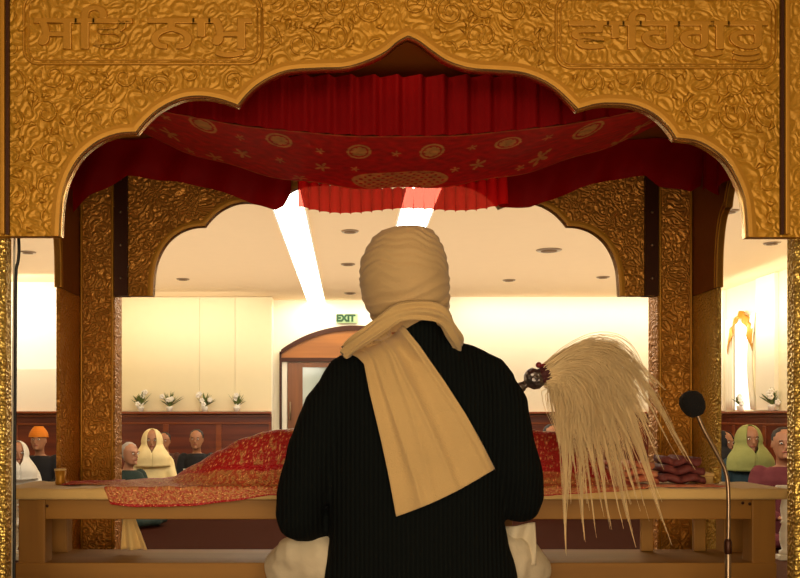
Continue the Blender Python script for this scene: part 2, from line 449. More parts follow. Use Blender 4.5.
for i, (x, z) in enumerate(near_prof):
    a = near_prof[max(0, i-1)]; b = near_prof[min(len(near_prof)-1, i+1)]
    dx, dz = b[0]-a[0], b[1]-a[1]; l = math.hypot(dx, dz) or 1; nx, nz = -dz/l, dx/l
    rows.append([rim_bm.verts.new((x+nx*q, y, z+nz*q)) for q, y in ((.0005,2.1968),(-.0022,2.1985),(-.0022,2.229),(.0005,2.2295))])
for r0, r1 in zip(rows, rows[1:]):
    for k in range(3): rim_bm.faces.new((r0[k], r0[k+1], r1[k+1], r1[k]))
obj('arch_rim_glint', rim_bm, rim_gold, front, True)
# seams and outer strips
for s in (-1, 1):
    xs = P(8.5,0,2.2).x if s < 0 else P(781,0,2.2).x
    obj('panel_seam', B(xs-.004, xs+.004, 2.192, 2.1995, P(0,235,2.2).z, TOPZ), seam_brown, front)
    obj('edge_moulding', B(xs+s*.006 if s > 0 else xs-.018, xs+.018 if s > 0 else xs-.006, 2.188, 2.1995, P(0,235,2.2).z, TOPZ), gold_smooth, front, bevel=.003)
# relief scrollwork on the front panel
def pip(x, z, poly):
    c = False; j = len(poly)-1
    for i in range(len(poly)):
        xi, zi = poly[i]; xj, zj = poly[j]
        if (zi > z) != (zj > z) and x < (xj-xi)*(z-zi)/(zj-zi)+xi: c = not c
        j = i
    return c
prof_rev = near_prof
open_poly = near_prof+[(near_prof[-1][0], 1.0), (near_prof[0][0], 1.0)]
def ok(x, z, mg=.034):
    if z > 2.24 or z < P(0,232,2.2).z: return False
    if x < P(14,0,2.2).x or x > P(775,0,2.2).x: return False
    for dx, dz in ((0,0),(mg,0),(-mg,0),(0,-mg),(mg*.7,-mg*.7),(-mg*.7,-mg*.7)):
        if pip(x+dx, z+dz, open_poly): return False
    return True
def in_cart(px, py): return (22 < px < 266 and py < 68) or (552 < px < 778 and py < 72)
bm = bmesh.new(); rs = random.Random(3)
def vine(cx, cz_, r, turns, dirn, ph):
    pts = []
    N_ = int(26*turns)
    for i in range(N_):
        t = i/(N_-1); a = ph+dirn*turns*2*PI*t; q = r*(1-.86*t)
        pts.append((cx+q*math.cos(a), cz_+q*math.sin(a)))
    run = []
    def flush(run):
        if len(run) > 5: tube(bm, [(x, 2.199, z) for x, z in run], [.0036*(.5+.5*math.sin(PI*min(1, (k+1)/len(run)*1.1))) for k in range(len(run))], 6)
    for p in pts:
        px = VX+p[0]*F/2.2; py = VY-(p[1]-CZ)*F/2.2
        if ok(*p) and not in_cart(px, py): run.append(p)
        else: flush(run); run = []
    flush(run)
    for k in range(rs.randint(4, 6)):
        a = rs.random()*2*PI; x = cx+r*1.12*math.cos(a); z = cz_+r*1.12*math.sin(a)
        px = VX+x*F/2.2; py = VY-(z-CZ)*F/2.2
        if ok(x, z, .045) and not in_cart(px, py):
            b_ = a+dirn*1.1; l = r*.5
            tube(bm, [(x, 2.199, z), (x+l*.5*math.cos(b_), 2.198, z+l*.5*math.sin(b_)), (x+l*math.cos(b_+.5), 2.199, z+l*math.sin(b_+.5))], [.003,.007,.002], 6)
gx = P(0,0,2.2).x
step = .088
k = 0
zz = 1.46
while zz < 2.24:
    xx = P(14,0,2.2).x
    while xx < P(778,0,2.2).x:
        vine(xx+rs.uniform(-.012,.012), zz+rs.uniform(-.012,.012)+(.5*step if k % 2 else 0)*.5, rs.uniform(.03,.043), rs.uniform(1.3,2.0), rs.choice((-1,1)), rs.random()*6.28)
        xx += step; k += 1
    zz += step
for f in bm.faces: f.smooth = True
bm.from_mesh(front.data); bm.to_mesh(front.data); bm.free()
# cartouches and Gurmukhi lettering
def rrect(bm, x0, x1, z0, z1, r, t, y):
    pts = []
    for (cx, cz_, a0) in ((x1-r, z1-r, 0), (x0+r, z1-r, 90), (x0+r, z0+r, 180), (x1-r, z0+r, 270)):
        for i in range(7):
            a = math.radians(a0+15*i); pts.append((cx+r*math.cos(a), y, cz_+r*math.sin(a)))
    pts.append(pts[0]); tube(bm, pts, t, 6, caps=False)
def letters(body, px0, px1, py0, py1):
    cu = bpy.data.curves.new('t', 'FONT'); cu.body = body; cu.size = .12; cu.extrude = .0018; cu.bevel_depth = .0016; cu.align_x = 'LEFT'
    cu.offset = .0008
    o = bpy.data.objects.new('t', cu); C.objects.link(o)
    dg = bpy.context.evaluated_depsgraph_get(); dg.update()
    me = bpy.data.meshes.new_from_object(o.evaluated_get(dg)); bpy.data.objects.remove(o)
    xs = [v.co.x for v in me.vertices]; ys = [v.co.y for v in me.vertices]
    a = P(px0, py1, 2.2); b = P(px1, py0, 2.2)
    sx = (b.x-a.x)/(max(xs)-min(xs)); sy = (b.z-a.z)/(max(ys)-min(ys))
    me.transform(Matrix.Translation((a.x, 2.198, a.z)) @ Matrix.Rotation(PI/2, 4, 'X') @ Matrix.Diagonal((sx, sy, 1, 1)) @ Matrix.Translation((-min(xs), -min(ys), 0)))
    me.materials.clear()
    return me
for (body, a, b, c, d) in (('\u0A38\u0A3F\u0A24 \u0A28\u0A3E\u0A2E\u0A41', 34, 252, 6, 58), ('\u0A35\u0A3E\u0A3F\u0A39\u0A17\u0A41\u0A30\u0A42', 568, 768, 10, 62)):
    new_obj('raised_lettering', letters(body, a, b, c, d), gold_smooth, front)
for (a, b, c, d) in ((24,262,-6,64), (556,776,-4,68)):
    bm = bmesh.new(); p = P(a, d, 2.2); q = P(b, c, 2.2)
    rrect(bm, p.x, q.x, p.z, q.z, .035, .0035, 2.199); rrect(bm, p.x+.011, q.x-.011, p.z+.009, q.z-.009, .028, .002, 2.199)
    obj('lettering_border', bm, gold_smooth, front, True)
# rear arch
RY = 3.28
rear_prof = [(CX+x, z) for x, z in sym_prof]
rear = arch_panel('rear_arch_panel', rear_prof, CX-.94, CX+.94, RY, RY+.03, gold_fine, palki)
arch_border('arch_border', rear_prof, RY-.004, RY+.032, .02, gold_smooth, rear)
zb = rear_prof[0][1]
for s in (-1, 1):
    a, b = sorted((CX+s*.941, CX+s*.989))
    fr = obj('frame_strip', B(a, b, RY-.012, RY+.04, zb, TOPZ), seam_brown, rear)
    for z in (1.5,1.62,1.74,1.86):
        bm = bmesh.new(); ball(bm, ((a+b)/2, RY-.014, z), .006); obj('stud', bm, chrome, fr, True)
# side arches
for s, nm in ((-1, 'left'), (1, 'right')):
    sc = .40
    pr = [(x*sc, z) for x, z in sym_prof]
    X = CX+s*1.125
    tf = Matrix.Translation((X, 2.72, 0)) @ Matrix.Rotation(PI/2, 4, 'Z')
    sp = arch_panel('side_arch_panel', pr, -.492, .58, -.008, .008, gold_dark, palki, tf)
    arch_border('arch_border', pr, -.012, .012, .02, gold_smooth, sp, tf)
# pillars
def pillar(x0, x1, y0, y1, z1, m, capm, name='pillar'):
    bm = bmesh.new(); box(bm, x0, x1, y0, y1, .44, z1)
    p = obj(name, bm, m, palki, bevel=.006)
    return p
for s in (-1, 1):
    a, b = sorted((CX+s*.99, CX+s*1.118))
    p = pillar(a, b, RY, RY+.11, TOPZ, gold_fine, None, 'rear_pillar')
    bm = bmesh.new()
    for xx in (a+.008, b-.008): tube(bm, [(xx, RY-.002, .46), (xx, RY-.002, TOPZ-.02)], .005, 6)
    obj('edge_bead', bm, gold_smooth, p, True)
    a, b = sorted((CX+s*1.116, CX+s*1.131))
    p = pillar(a, b, 3.055, RY+.03, 1.4374, gold_glitter if s > 0 else gold_fine, None, 'side_post')
    a, b = (P(-70,0,2.25).x, P(8.5,0,2.25).x) if s < 0 else (P(791,0,2.25).x, P(870,0,2.25).x)
    pillar(a, b, 2.229, 2.275, 2.2, gold_glitter, None, 'front_pillar')
# roof
obj('roof', B(CX-1.17, CX+1.17, 2.228, RY+.03, 2.0, 2.04), roof_gold, palki)
# cove above the front valance
def cove(u, v):
    a = v*PI/2
    return (CX-1.1+2.2*u, 2.37+.35*(math.sin(a)) , 1.885+.112*(1-math.cos(a)))
grid('ceiling_cove', 30, 10, cove, roof_gold, palki, .006)

# ------------------------------------------------------------------ canopy cloth
YN, YF = 2.36, 2.95
def sheet_z(x, v):
    r = x-CX
    return 1.733+.012*v + (.17+.10*v)*r*r
SW = .88
awn = thing('canopy_cloth', (CX, 2.65, 1.74), 'red and gold flowered cloth awning with pleated valances hung under the golden canopy', 'awning')
meds = []
def inv(px, py):
    # find v on the sheet for a photo point
    best = None
    for k in range(101):
        v = k/100; d = YN+(YF-YN)*v; x = (px-VX)*d/F
        e = abs(VY-(sheet_z(x, v)-CZ)*F/d-py)
        if best is None or e < best[0]: best = (e, x, v)
    return best[1], best[2]
for px, py, wpx, hpx, k in ((203,125,13,7,0),(279,141,13,7,0),(359,152,12,7.5,0),(432,151,12,7.5,0),(508,143,13,5,0),(588,131,13,7,0),
    (170,135,9,5,1),(242,154,9,5,1),(322,167,8,5,1),(478,164,8,5,1),(540,158,9,7,1),(617,142,9,5,1),(640,128,8,4,1),(215,157,9,4,1),(570,165,12,4,1),(500,180,11,4,1),(300,178,8,3,1),
    (400,181,48,11,2),(240,137,5,3,1),(320,150,5,3,1),(396,154,5,3,1),(472,148,5,3,1),(548,137,5,3,1),(165,117,6,3,1),(150,128,5,3,1),(280,160,5,2.5,1),(355,170,5,2.5,1),(455,170,5,2.5,1),(520,168,5,2.5,1),(600,155,5,2.5,1),(655,138,5,2.5,1),(190,150,5,2,1)):
    x, v = inv(px, py); d = YN+(YF-YN)*v
    xx, v2 = inv(px, py+hpx); xx, v3 = inv(px, py-hpx)
    meds.append((x, v, wpx*d/F, max(.03, (v2-v3)/2), k))
RED = srgb(226,24,22); GLD = srgb(246,186,104)
def sheet_fn(u, v):
    x = CX-SW+2*SW*u
    return (x, YN+(YF-YN)*v, sheet_z(x, v)+.0035*math.sin(u*40+v*6)*(.3+v))
def sheet_col(u, v):
    x = CX-SW+2*SW*u
    c = RED; g = 0
    for mx_, mv, rx, rv, k in meds:
        dx = (x-mx_)/rx; dv = (v-mv)/rv; q = math.hypot(dx, dv)
        if q < 1:
            a = math.atan2(dv, dx)
            if k == 0:
                if q > .82 or (q < .66 and math.cos(a*8)*.25+.42 > abs(q-.4)*1.2): g = .95
                elif q < .2: g = .9
            elif k == 1:
                if q < .55+.45*math.cos(a*5+mx_*9): g = .8
            else:
                if (math.sin(x*230)*math.sin(v*70) > -.35) or q > .93: g = .8
    if v > .985 or v < .02: g = .35
    n_ = .85+.3*noise.noise(Vector((x*40, v*20, 0)))
    return tuple((c[i]*(1-g)+GLD[i]*g)*n_ for i in range(3))+(1,)
grid('flowered_sheet', 460, 150, sheet_fn, canopy_m, awn, 0, sheet_col)
def fr_front(u, v):
    x = CX-SW+2*SW*u
    zt = 1.89; zb_ = sheet_z(x, 0)
    zb_ = min(zb_, zt-.004)
    ph = (x-CX)/.060*2*PI
    a = .013*math.sin(ph+.7*math.sin(ph))*(.5+.5*(1-v))
    return (x, YN-.006+a*.9, zt+(zb_-zt)*v)
grid('front_valance', 420, 6, fr_front, red_dark, awn)
def fr_back(u, v):
    xa_, xb_ = P(296,0,YF+.01).x, P(506,0,YF+.01).x; x = xa_+(xb_-xa_)*u
    z0 = sheet_z(x, 1); ph = (x-CX)/.0345*2*PI
    a = .012*math.sin(ph)
    drop = .078+.01*math.sin(u*9)+.02*abs(x-CX)
    return (x+.008*math.cos(ph)*(.6+.4*v), YF+.01+a, z0+.004-drop*v)
grid('back_valance', 520, 5, fr_back, red_sheer, awn)
# hanging side drapes in front of the rear arch
def drape(px0, px1, tab, name='corner_drape', Y=3.20, ph0=0):
    xa, xb = P(px0,0,Y).x, P(px1,0,Y).x
    def fn(u, v):
        x = xa+(xb-xa)*u; px = VX+x*F/Y
        zb_ = CZ+(VY-interp(px, tab))*Y/F; zt = 1.985
        return (x, Y+.010*math.sin(x*38+v*2.5+ph0)-.02*v*math.sin(v*PI), zt+(zb_-zt)*v)
    return grid(name, 160, 12, fn, red_side, awn)
drape(71, 291, [(71,214),(90,196),(128,176),(170,181),(210,188),(250,202),(276,211),(284,206),(291,192)])
drape(494, 716, [(494,203),(500,208),(530,207),(552,200),(580,188),(610,180),(645,176),(660,186),(690,192),(716,176)], ph0=1)
for s in (-1, 1):
    def sd(u, v, s=s):
        y = 2.42+.72*u
        return (CX+s*(1.09+.012*math.sin(u*40)), y, 1.985-(.20+.05*math.sin(u*PI)+.02*math.sin(u*25))*v)
    grid('side_drape', 120, 8, sd, red_side, awn)

# ------------------------------------------------------------------ dais and table
tag(obj('dais', B(-2.1, 2.4, 1.5, 3.62, .0, .44), dais_m, bevel=.01), 'low carpeted platform under the golden canopy and the table', 'platform')
TY0, TY1, TX0, TX1 = 2.75, 3.035, -1.045, 1.315
TZ = .770
table = thing('wooden_table', (CX, 3.04, .44), 'long low pine table with a lower shelf behind the seated man', 'table')
obj('tabletop', B(TX0, TX1, TY0, TY1, .746, TZ), table_w, table, bevel=.004)
bm = bmesh.new(); box(bm, TX0+.03, TX1-.02, TY0+.012, TY0+.04, .683, .745); box(bm, TX0+.03, TX1-.02, TY1-.04, TY1-.015, .683, .745)
box(bm, TX0+.03, TX0+.055, TY0+.04, TY1-.04, .683, .745); box(bm, TX1-.045, TX1-.02, TY0+.04, TY1-.04, .683, .745)
apron = obj('apron', bm, table_w, table, bevel=.003)
for px, py in ((40,507),(47,506),(743,503),(750,504),(308,510),(312,513)):
    q = P(px, py, 2.76); bm = bmesh.new(); ball(bm, (q.x, TY0+.011, q.z), .005, .003); obj('knot', bm, seam_brown, apron, True)
for (x0, x1) in ((P(18,0,2.755).x, P(45,0,2.755).x), (P(752,0,2.755).x, P(776,0,2.755).x)):
    for (y0, y1) in ((TY0+.005, TY0+.075), (TY1-.07, TY1-.005)):
        obj('leg', B(x0, x1, y0, y1,   .441, .745), table_l, table, bevel=.004)
for px in (505, 645, 697):
    x = P(px,0,3.0).x; obj('support', B(x-.02, x+.02, TY1-.06, TY1-.042, .552, .744), table_l, table, bevel=.003)
obj('shelf', B(TX0+.02, TX1-.01, TY0+.0, TY1, .485, .551), table_w, table, bevel=.004)
def tcf(u, v):
    x = TX0-.02+(TX1-TX0+.04)*u
    L = (TY1-TY0+.012)+.03; s = v*L
    if s < .03:
        y = TY0-.006; z = .746+s
    else:
        y = TY0-.006+(s-.03); z = .7755
    w = .0025*math.sin(x*31)+.002*math.sin(x*57+1)
    if s < .03: y -= abs(w)
    return (x, y, z+(abs(w) if s >= .03 else 0))
tag(grid('tablecloth', 160, 40, tcf, cream_cloth, None, .003), 'thin cream cloth spread over the long pine table', 'tablecloth')

# ------------------------------------------------------------------ rumala over the scripture mound
def top_z(px):
    return interp(px, [(60,0),(120,.004),(150,.010),(175,.02),(195,.06),(215,.098),(240,.142),(262,.168),(285,.178),(400,.19),(520,.18),(560,.165),(585,.12),(605,.05),(620,.012),(640,0)])
def smoothstep(t): t = max(0, min(1, t)); return t*t*(3-2*t)
def rum(u, v):
    px = 66+ (632-66)*u
    x = (px-VX)*2.9/F
    H = top_z(px)
    lf = smoothstep((px-100)/25)             # left tip lies flat, then it drapes over the edge
    drop = interp(px, [(66,0),(118,0),(124,.05),(150,.058),(200,.055),(250,.035),(275,.02),(300,.03),(500,.03),(600,.01),(632,0)])
    tipw = interp(px, [(66,.1),(90,.35),(118,.8),(124,1),(632,1)])
    wr = .004*math.sin(px*.11+v*5)+.003*noise.noise(Vector((px*.05, v*6, 2)))
    if v < .22:
        t = v/.22
        if drop > 0: return (x, TY0-.014-.006*math.sin(px*.19)*(1-t)-.002, .781-drop*(1-t)+.0)
        y = TY0+.14
        return (x, y, .781)
    t = (v-.22)/.78
    y0 = TY0-.014 if drop > 0 else TY0+.10
    y1 = TY0+.27*max(.45, tipw) if drop > 0 else TY0+.25
    y = y0+(y1-y0)*t
    h = H*.97*(smoothstep(t*1.9) if t < .6 else (1-.25*smoothstep((t-.6)/.4)))
    return (x, y, .782+h+abs(wr)*(1 if H > .02 else .6))
rg = random.Random(5)
MG = srgb(204,146,84); MR = srgb(182,12,26); MC_ = srgb(236,190,130)
def rum_col(u, v):
    px = 66+(632-66)*u
    q = noise.noise(Vector((px*.35, v*26, 0))); q2 = noise.noise(Vector((px*.9, v*70, 3))); q3 = noise.noise(Vector((px*.12, v*9, 7)))
    bw = interp(px, [(66,.1),(130,.8),(200,.44),(260,.38),(632,.36)])
    g = 0
    if v < bw and v > .03: g = (.8 if q > -.05 else .3)+.3*q2; g = max(0, min(1, g))
    elif px > 240 and abs(v-.66) < .05: g = .9
    else:
        g = .75 if (q3 > .22 and q > -.05) else (.6 if q2 > .30 else .04)
    if v <= .03 or abs(v-bw) < .015: g = 0
    sp = max(0, q2-.30)*2.4
    c = [MR[i]*(1-g)+MG[i]*g+sp*MC_[i] for i in range(3)]
    return (c[0], c[1], c[2], .12*g)
tag(grid('brocade_cover', 560, 110, rum, rumala_m, None, .003, rum_col), 'red and gold sequined brocade cloth draped over the mound on the table', 'cloth')
# things on the table, right side
def folded(name, px0, px1, py0, py1, d, m, lab, layers=3):
    a = P(px0, py1, d); b = P(px1, py0, d); bm = bmesh.new()
    z0 = .783; h = max(.02, b.z-z0)/layers
    for k in range(layers):
        o_ = .006*((k*37) % 3)
        def lay(zc=z0+h*(k+.5), o_=o_):
            pts = []
            n_ = 12
            R0 = []
            for j in range(n_+1):
                x = a.x+o_+(b.x-a.x-o_*2)*j/n_
                w = .008*math.sin(j*1.3+k*2); zc2 = zc+.006*math.sin(j*.9+k)
                ring = [bm.verts.new((x, d+w-.06, zc2-h*.3)), bm.verts.new((x, d+w-.07, zc2)), bm.verts.new((x, d+w-.06, zc2+h*.5)), bm.verts.new((x, d+w+.07, zc2+h*.5)), bm.verts.new((x, d+w+.08, zc2)), bm.verts.new((x, d+w+.07, zc2-h*.3))]
                R0.append(ring)
            for r0, r1 in zip(R0, R0[1:]):
                for i in range(6): bm.faces.new((r0[i], r0[(i+1) % 6], r1[(i+1) % 6], r1[i]))
            bm.faces.new(R0[0]); bm.faces.new(R0[-1][::-1])
        lay()
    return tag(obj(name, bm, m, None, True), lab, 'cloth')
redfold = mat('red_gold_fold', (190,40,36), .6, bump=('vor', 90, .8), col2=(228,170,120), vscale=45)
purfold = mat('plum_fold', (84,26,34), .7, bump=('noise', 60, .6), col2=(140,70,60), vscale=35)
folded('folded_cloth', 604, 652, 462, 478, 2.92, redfold, 'bright red folded cloth on the table seen through the whisk hairs')
folded('folded_cloth', 657, 698, 457, 477, 2.92, purfold, 'dark plum folded cloth on the table left of the cream box')
bx_ = thing('cream_box', (P(703,0,2.94).x, 2.94, .777), 'small cream box on the table between plum cloth and brass vase', 'box')
q0 = P(694,0,2.94).x; q1 = P(711,0,2.94).x
obj('box_body', B(q0, q1, 2.92, 2.99, .779, .803), cream_cloth, bx_, bevel=.003)
obj('box_lid', B(q0-.002, q1+.002, 2.918, 2.992, .8035, .814), cream_cloth, bx_, bevel=.002)
def vase(px, d, h, lab, m):
    x = P(px,0,d).x; bm = bmesh.new()
    loft(bm, [(x,d,.779+h*t,r,r) for t, r in ((0,.009),(.08,.011),(.2,.006),(.4,.013),(.55,.014),(.75,.008),(.9,.010),(1,.012))], 18)
    t = thing('brass_vase', (x, d, .779), lab, 'vase'); obj('vase_body', bm, m, t, True)
    bm = bmesh.new(); loft(bm, [(x,d,.779+h+.0005,.0125,.0125),(x,d,.779+h+.004,.0125,.0125)], 18); obj('rim', bm, gold_smooth, t, True)
vase(716, 2.96, .05, 'small brass vase on the table right of the cream box', gold_glitter)
# golden cup on left end of table
cu_ = thing('gold_cup', (P(60.5,0,2.9).x, 2.9, .779), 'small golden cup standing on the left end of the table', 'cup')
x = P(60.5,0,2.9).x; bm = bmesh.new()
loft(bm, [(x,2.9,.779+h,r,r) for h, r in ((0,.015),(.006,.017),(.02,.015),(.045,.018))], 20); obj('cup_body', bm, gold_smooth, cu_, True)
bm = bmesh.new(); loft(bm, [(x,2.9,.8245,.019,.019),(x,2.9,.830,.019,.019)], 20); obj('rim', bm, cream_cloth, cu_, True)
# flat red-edged runner on the right end of table
bm = bmesh.new(); a, b = P(612,0,2.82).x, P(722,0,2.82).x
for k, (y0, y1) in enumerate(((2.785,2.80),(2.80,2.83),(2.83,2.845))): box(bm, a, b-.02*k, y0, y1, .780, .784+.002*(k % 2))
tag(obj('table_runner', bm, redfold), 'narrow red and cream runner lying along the right end of the table', 'runner')

def drop_cloth(u, v):
    a = P(123+10*u, 512, 2.93); b = P(121+27*u, 549.5, 2.93)
    p = a.lerp(b, v); return (p.x, 2.93+.012*math.sin(u*11)*v, p.z)
tag(grid('cream_drape', 30, 14, drop_cloth, cream_cloth, None, .004), 'cream cloth hanging under the tabletop down to the lower shelf', 'cloth')
# ------------------------------------------------------------------ microphone
md = 2.5
mic = thing('microphone', (P(728,0,md).x, md, .44), 'black gooseneck microphone on a thin metal stand right of the white whisk', 'microphone')
bm = bmesh.new(); c = P(692,403,md)
rings = [(c.x, c.y, c.z+dz, r, r) for dz, r in ((-.038,.016),(-.026,.027),(-.008,.032),(.012,.032),(.026,.024),(.034,.010))]
loft(bm, rings, 20, 2.4)
bmesh.ops.rotate(bm, verts=bm.verts, cent=c, matrix=Matrix.Rotation(math.radians(-24), 3, 'Y')); obj('foam_head', bm, black_m, mic, True)
bm = bmesh.new()
path = catmull([P(697,414,md), P(704,430,md), P(716,452,md), P(725,470,md), P(728,488,md), P(728.5,520,md), P(728,546,md)], 8)
tube(bm, path, .0058, 10); obj('gooseneck', bm, chrome, mic, True)
bm = bmesh.new(); tube(bm, [P(728,542,md), P(728,552,md)], .0105, 14); obj('joint_collar', bm, seam_brown, mic, True)
bm = bmesh.new(); q = P(728,553,md); tube(bm, [q, (q.x, q.y, .46)], .0085, 12); obj('stand_pole', bm, chrome, mic, True)
bm = bmesh.new(); loft(bm, [(q.x,q.y,.4405,.09,.09),(q.x,q.y,.452,.088,.088),(q.x,q.y,.46,.03,.03)], 28); obj('stand_base', bm, black_pl, mic, True)
# cables by the left pillar
bm = bmesh.new(); tube(bm, catmull([(P(px,py,2.3)) for px, py in ((18.5,236),(19,250),(18,262),(16,275),(15.5,340),(15,420),(14.5,500),(14,580),(14,606))], 6)+[Vector((P(14,0,2.3).x,2.3,.452))], .0042, 8, caps=False)
tag(obj('black_cable', bm, black_pl, None, True), 'black cable hanging down beside the left front pillar', 'cable')
bm = bmesh.new(); tube(bm, [P(14.6,236,2.305), P(13.6,300,2.305), P(12.8,420,2.305), P(12.2,580,2.305), (P(12.2,0,2.305).x, 2.305, .452)], .0028, 8, caps=False)
tag(obj('pale_cable', bm, white_pl, None, True), 'thin pale cable between the black cable and the left front pillar', 'cable')

# ------------------------------------------------------------------ white balusters beside the table
def baluster(x, y, z0, z1, parent):
    bm = bmesh.new(); h = z1-z0
    loft(bm, [(x,y,z0+h*t,r,r) for t, r in ((0,.022),(.06,.022),(.08,.012),(.2,.019),(.35,.021),(.5,.012),(.52,.019),(.55,.012),(.75,.018),(.9,.012),(.92,.022),(1,.022))], 14)
    obj('baluster', bm, white_pl, parent, True)
def railing(xs, y, zt, lab):
    t = thing('white_railing', (sum(xs)/len(xs), y, .44), lab, 'railing', 'white balustrades behind the table')
    for x in xs: baluster(x, y, .462, zt, t)
    bm = bmesh.new(); box(bm, min(xs)-.03, max(xs)+.03, y-.022, y+.022, zt+.0005, zt+.03); obj('handrail', bm, white_pl, t, bevel=.005)
    bm = bmesh.new(); box(bm, min(xs)-.03, max(xs)+.03, y-.022, y+.022, .441, .4615); obj('bottom_rail', bm, white_pl, t, bevel=.004)
railing([P(px,0,3.5).x for px in (-17,14,43,53)], 3.5, .68, 'short white balustrade behind the left end of the table')
railing([P(px,0,3.5).x for px in (785,812)], 3.5, .70, 'short white balustrade behind the right end of the table')

# ------------------------------------------------------------------ flower arrangements on the ledge
def plant(x, y, z, h, sd, lab, axis='x', name='potted_flowers', group='potted flowers on the panelling ledge'):
    r = random.Random(sd)
    t = thing(name, (x, y, z), lab, 'plant', group)
    bm = bmesh.new(); loft(bm, [(x,y,z+.001,.035,.035),(x,y,z+.05,.048,.048),(x,y,z+.075,.052,.052)], 16); obj('pot', bm, fl_m, t, True)
    bm = bmesh.new()
    for k in range(44):
        a = r.random()*2*PI; l = h*r.uniform(.3,.8); tilt = r.uniform(.1,1.0)
        p0 = Vector((x, y, z+.07)); dr = Vector((math.cos(a)*math.sin(tilt), .45*math.sin(a)*math.sin(tilt), math.cos(tilt)))
        sd_ = dr.cross(Vector((0,0,1))).normalized()*.022
        mid = p0+dr*l*.6; tip = p0+dr*l+Vector((0,0,-.02*tilt))
        vs = [bm.verts.new(p0), bm.verts.new(mid+sd_), bm.verts.new(tip), bm.verts.new(mid-sd_)]
        bm.faces.new(vs)
    me = obj('foliage', bm, leaf_m, t)
    for k in range(5):
        a = r.random()*2*PI; q = r.uniform(.0,.11)*h/.3
        c = Vector((x+math.cos(a)*q, y+math.sin(a)*q*.5-.03, z+.10+r.uniform(0,h*.55)))
        bm = bmesh.new()
        for j in range(5):
            b_ = 2*PI*j/5; ball(bm, c+Vector((math.cos(b_)*.02, 0, math.sin(b_)*.02)), .019, .012, .019, 8)
        obj('flower', bm, fl_m, t, True)
for i, px in enumerate((141,170,205,237)):
    x = P(px,0,12.92).x
    plant(x, 12.885, 1.061, (.34,.34,.30,.31)[i], 10+i, ['potted white flowers on the ledge, closest to the left rear pillar', 'potted white flowers on the ledge, second from the left rear pillar', 'potted white flowers on the ledge, third from the left rear pillar', 'potted white flowers on the ledge, closest to the arched door'][i])
plant(5.04, 11.62, 1.061, .22, 31, 'small green plant on the ledge under the bright narrow window', group='')
plant(5.04, 10.75, 1.061, .30, 35, 'pale flowers on the ledge at the far right beside the right front pillar', group='')

# ------------------------------------------------------------------ people
def arr(*a): return Vector(a)
def hand(bm, wrist, dirn, palm_n, size=1.0, curl=.5, side=1):
    """open relaxed hand: palm and five bent fingers"""
    d = Vector(dirn).normalized(); n_ = Vector(palm_n); n_ = (n_-d*n_.dot(d)).normalized(); s = d.cross(n_)*side
    w = Vector(wrist); S = size
    tube(bm, [w, w+d*.04*S, w+d*.085*S], [.024*S, .036*S, .038*S], 12, .42, up=n_.cross(d))
    for k, (o_, l) in enumerate(((-.029,.070),(-.010,.078),(.010,.073),(.028,.058))):
        p = w+d*.085*S+s*o_*S; pts = [p-d*.02*S, p]; a = 0
        for j, f in enumerate((.45,.32,.23)):
            a += curl*(.5+.1*k); dd = d*math.cos(a)+n_*math.sin(a); p = p+dd*l*f*S; pts.append(p)
        tube(bm, pts, [.0092*S,.0090*S,.0085*S,.0078*S,.0068*S], 8)
    p = w+d*.025*S-s*.028*S
    tube(bm, [p, p+(d*.6-s*.7+n_*.3)*.035*S, p+(d*.85-s*.62+n_*.5)*.062*S, p+(d*1.1-s*.55+n_*.7)*.082*S], [.012*S,.011*S,.0095*S,.008*S], 8)
def face(bm, hc, fwd, s=1.0):
    """nose, brow, chin and ears on the head at hc, looking along the flat direction fwd"""
    f = Vector(fwd).normalized(); r = Vector((f.y, -f.x, 0))
    u = Vector((0,0,1))
    tube(bm, [hc+f*.094*s+u*.012*s, hc+f*.108*s-u*.012*s, hc+f*.116*s-u*.030*s], [.008*s,.010*s,.014*s], 8)
    tube(bm, [hc+f*.088*s-r*.035*s+u*.022*s, hc+f*.097*s+u*.024*s, hc+f*.088*s+r*.035*s+u*.022*s], .010*s, 8)
    tube(bm, [hc+f*.080*s-u*.092*s, hc+f*.092*s-u*.094*s], .020*s, 8)
    tube(bm, [hc+f*.089*s-r*.022*s-u*.058*s, hc+f*.099*s-u*.057*s, hc+f*.089*s+r*.022*s-u*.058*s], .0065*s, 8)
    for q in (-1, 1): tube(bm, [hc+r*q*.078*s+u*.012*s-f*.004*s, hc+r*q*.082*s-u*.026*s], [.014*s,.010*s], 8, .5)
def head(bm, hc, s=1.0):
    rings = []
    for t, rx, ry, oy in ((-.118,.020,.025,.030),(-.108,.042,.050,.024),(-.085,.056,.070,.012),(-.05,.068,.086,.002),(0,.076,.096,0),(.045,.078,.100,-.002),(.08,.066,.086,-.004),(.105,.042,.056,-.006),(.118,.015,.02,-.006)):
        rings.append((t*s, rx*s, ry*s, oy*s))
    return rings
eye_w = mat('eye_white', (235,228,215), .3); eye_b = mat('dark_iris', (30,16,10), .3); lip_m = mat('lips', (150,70,58), .5)
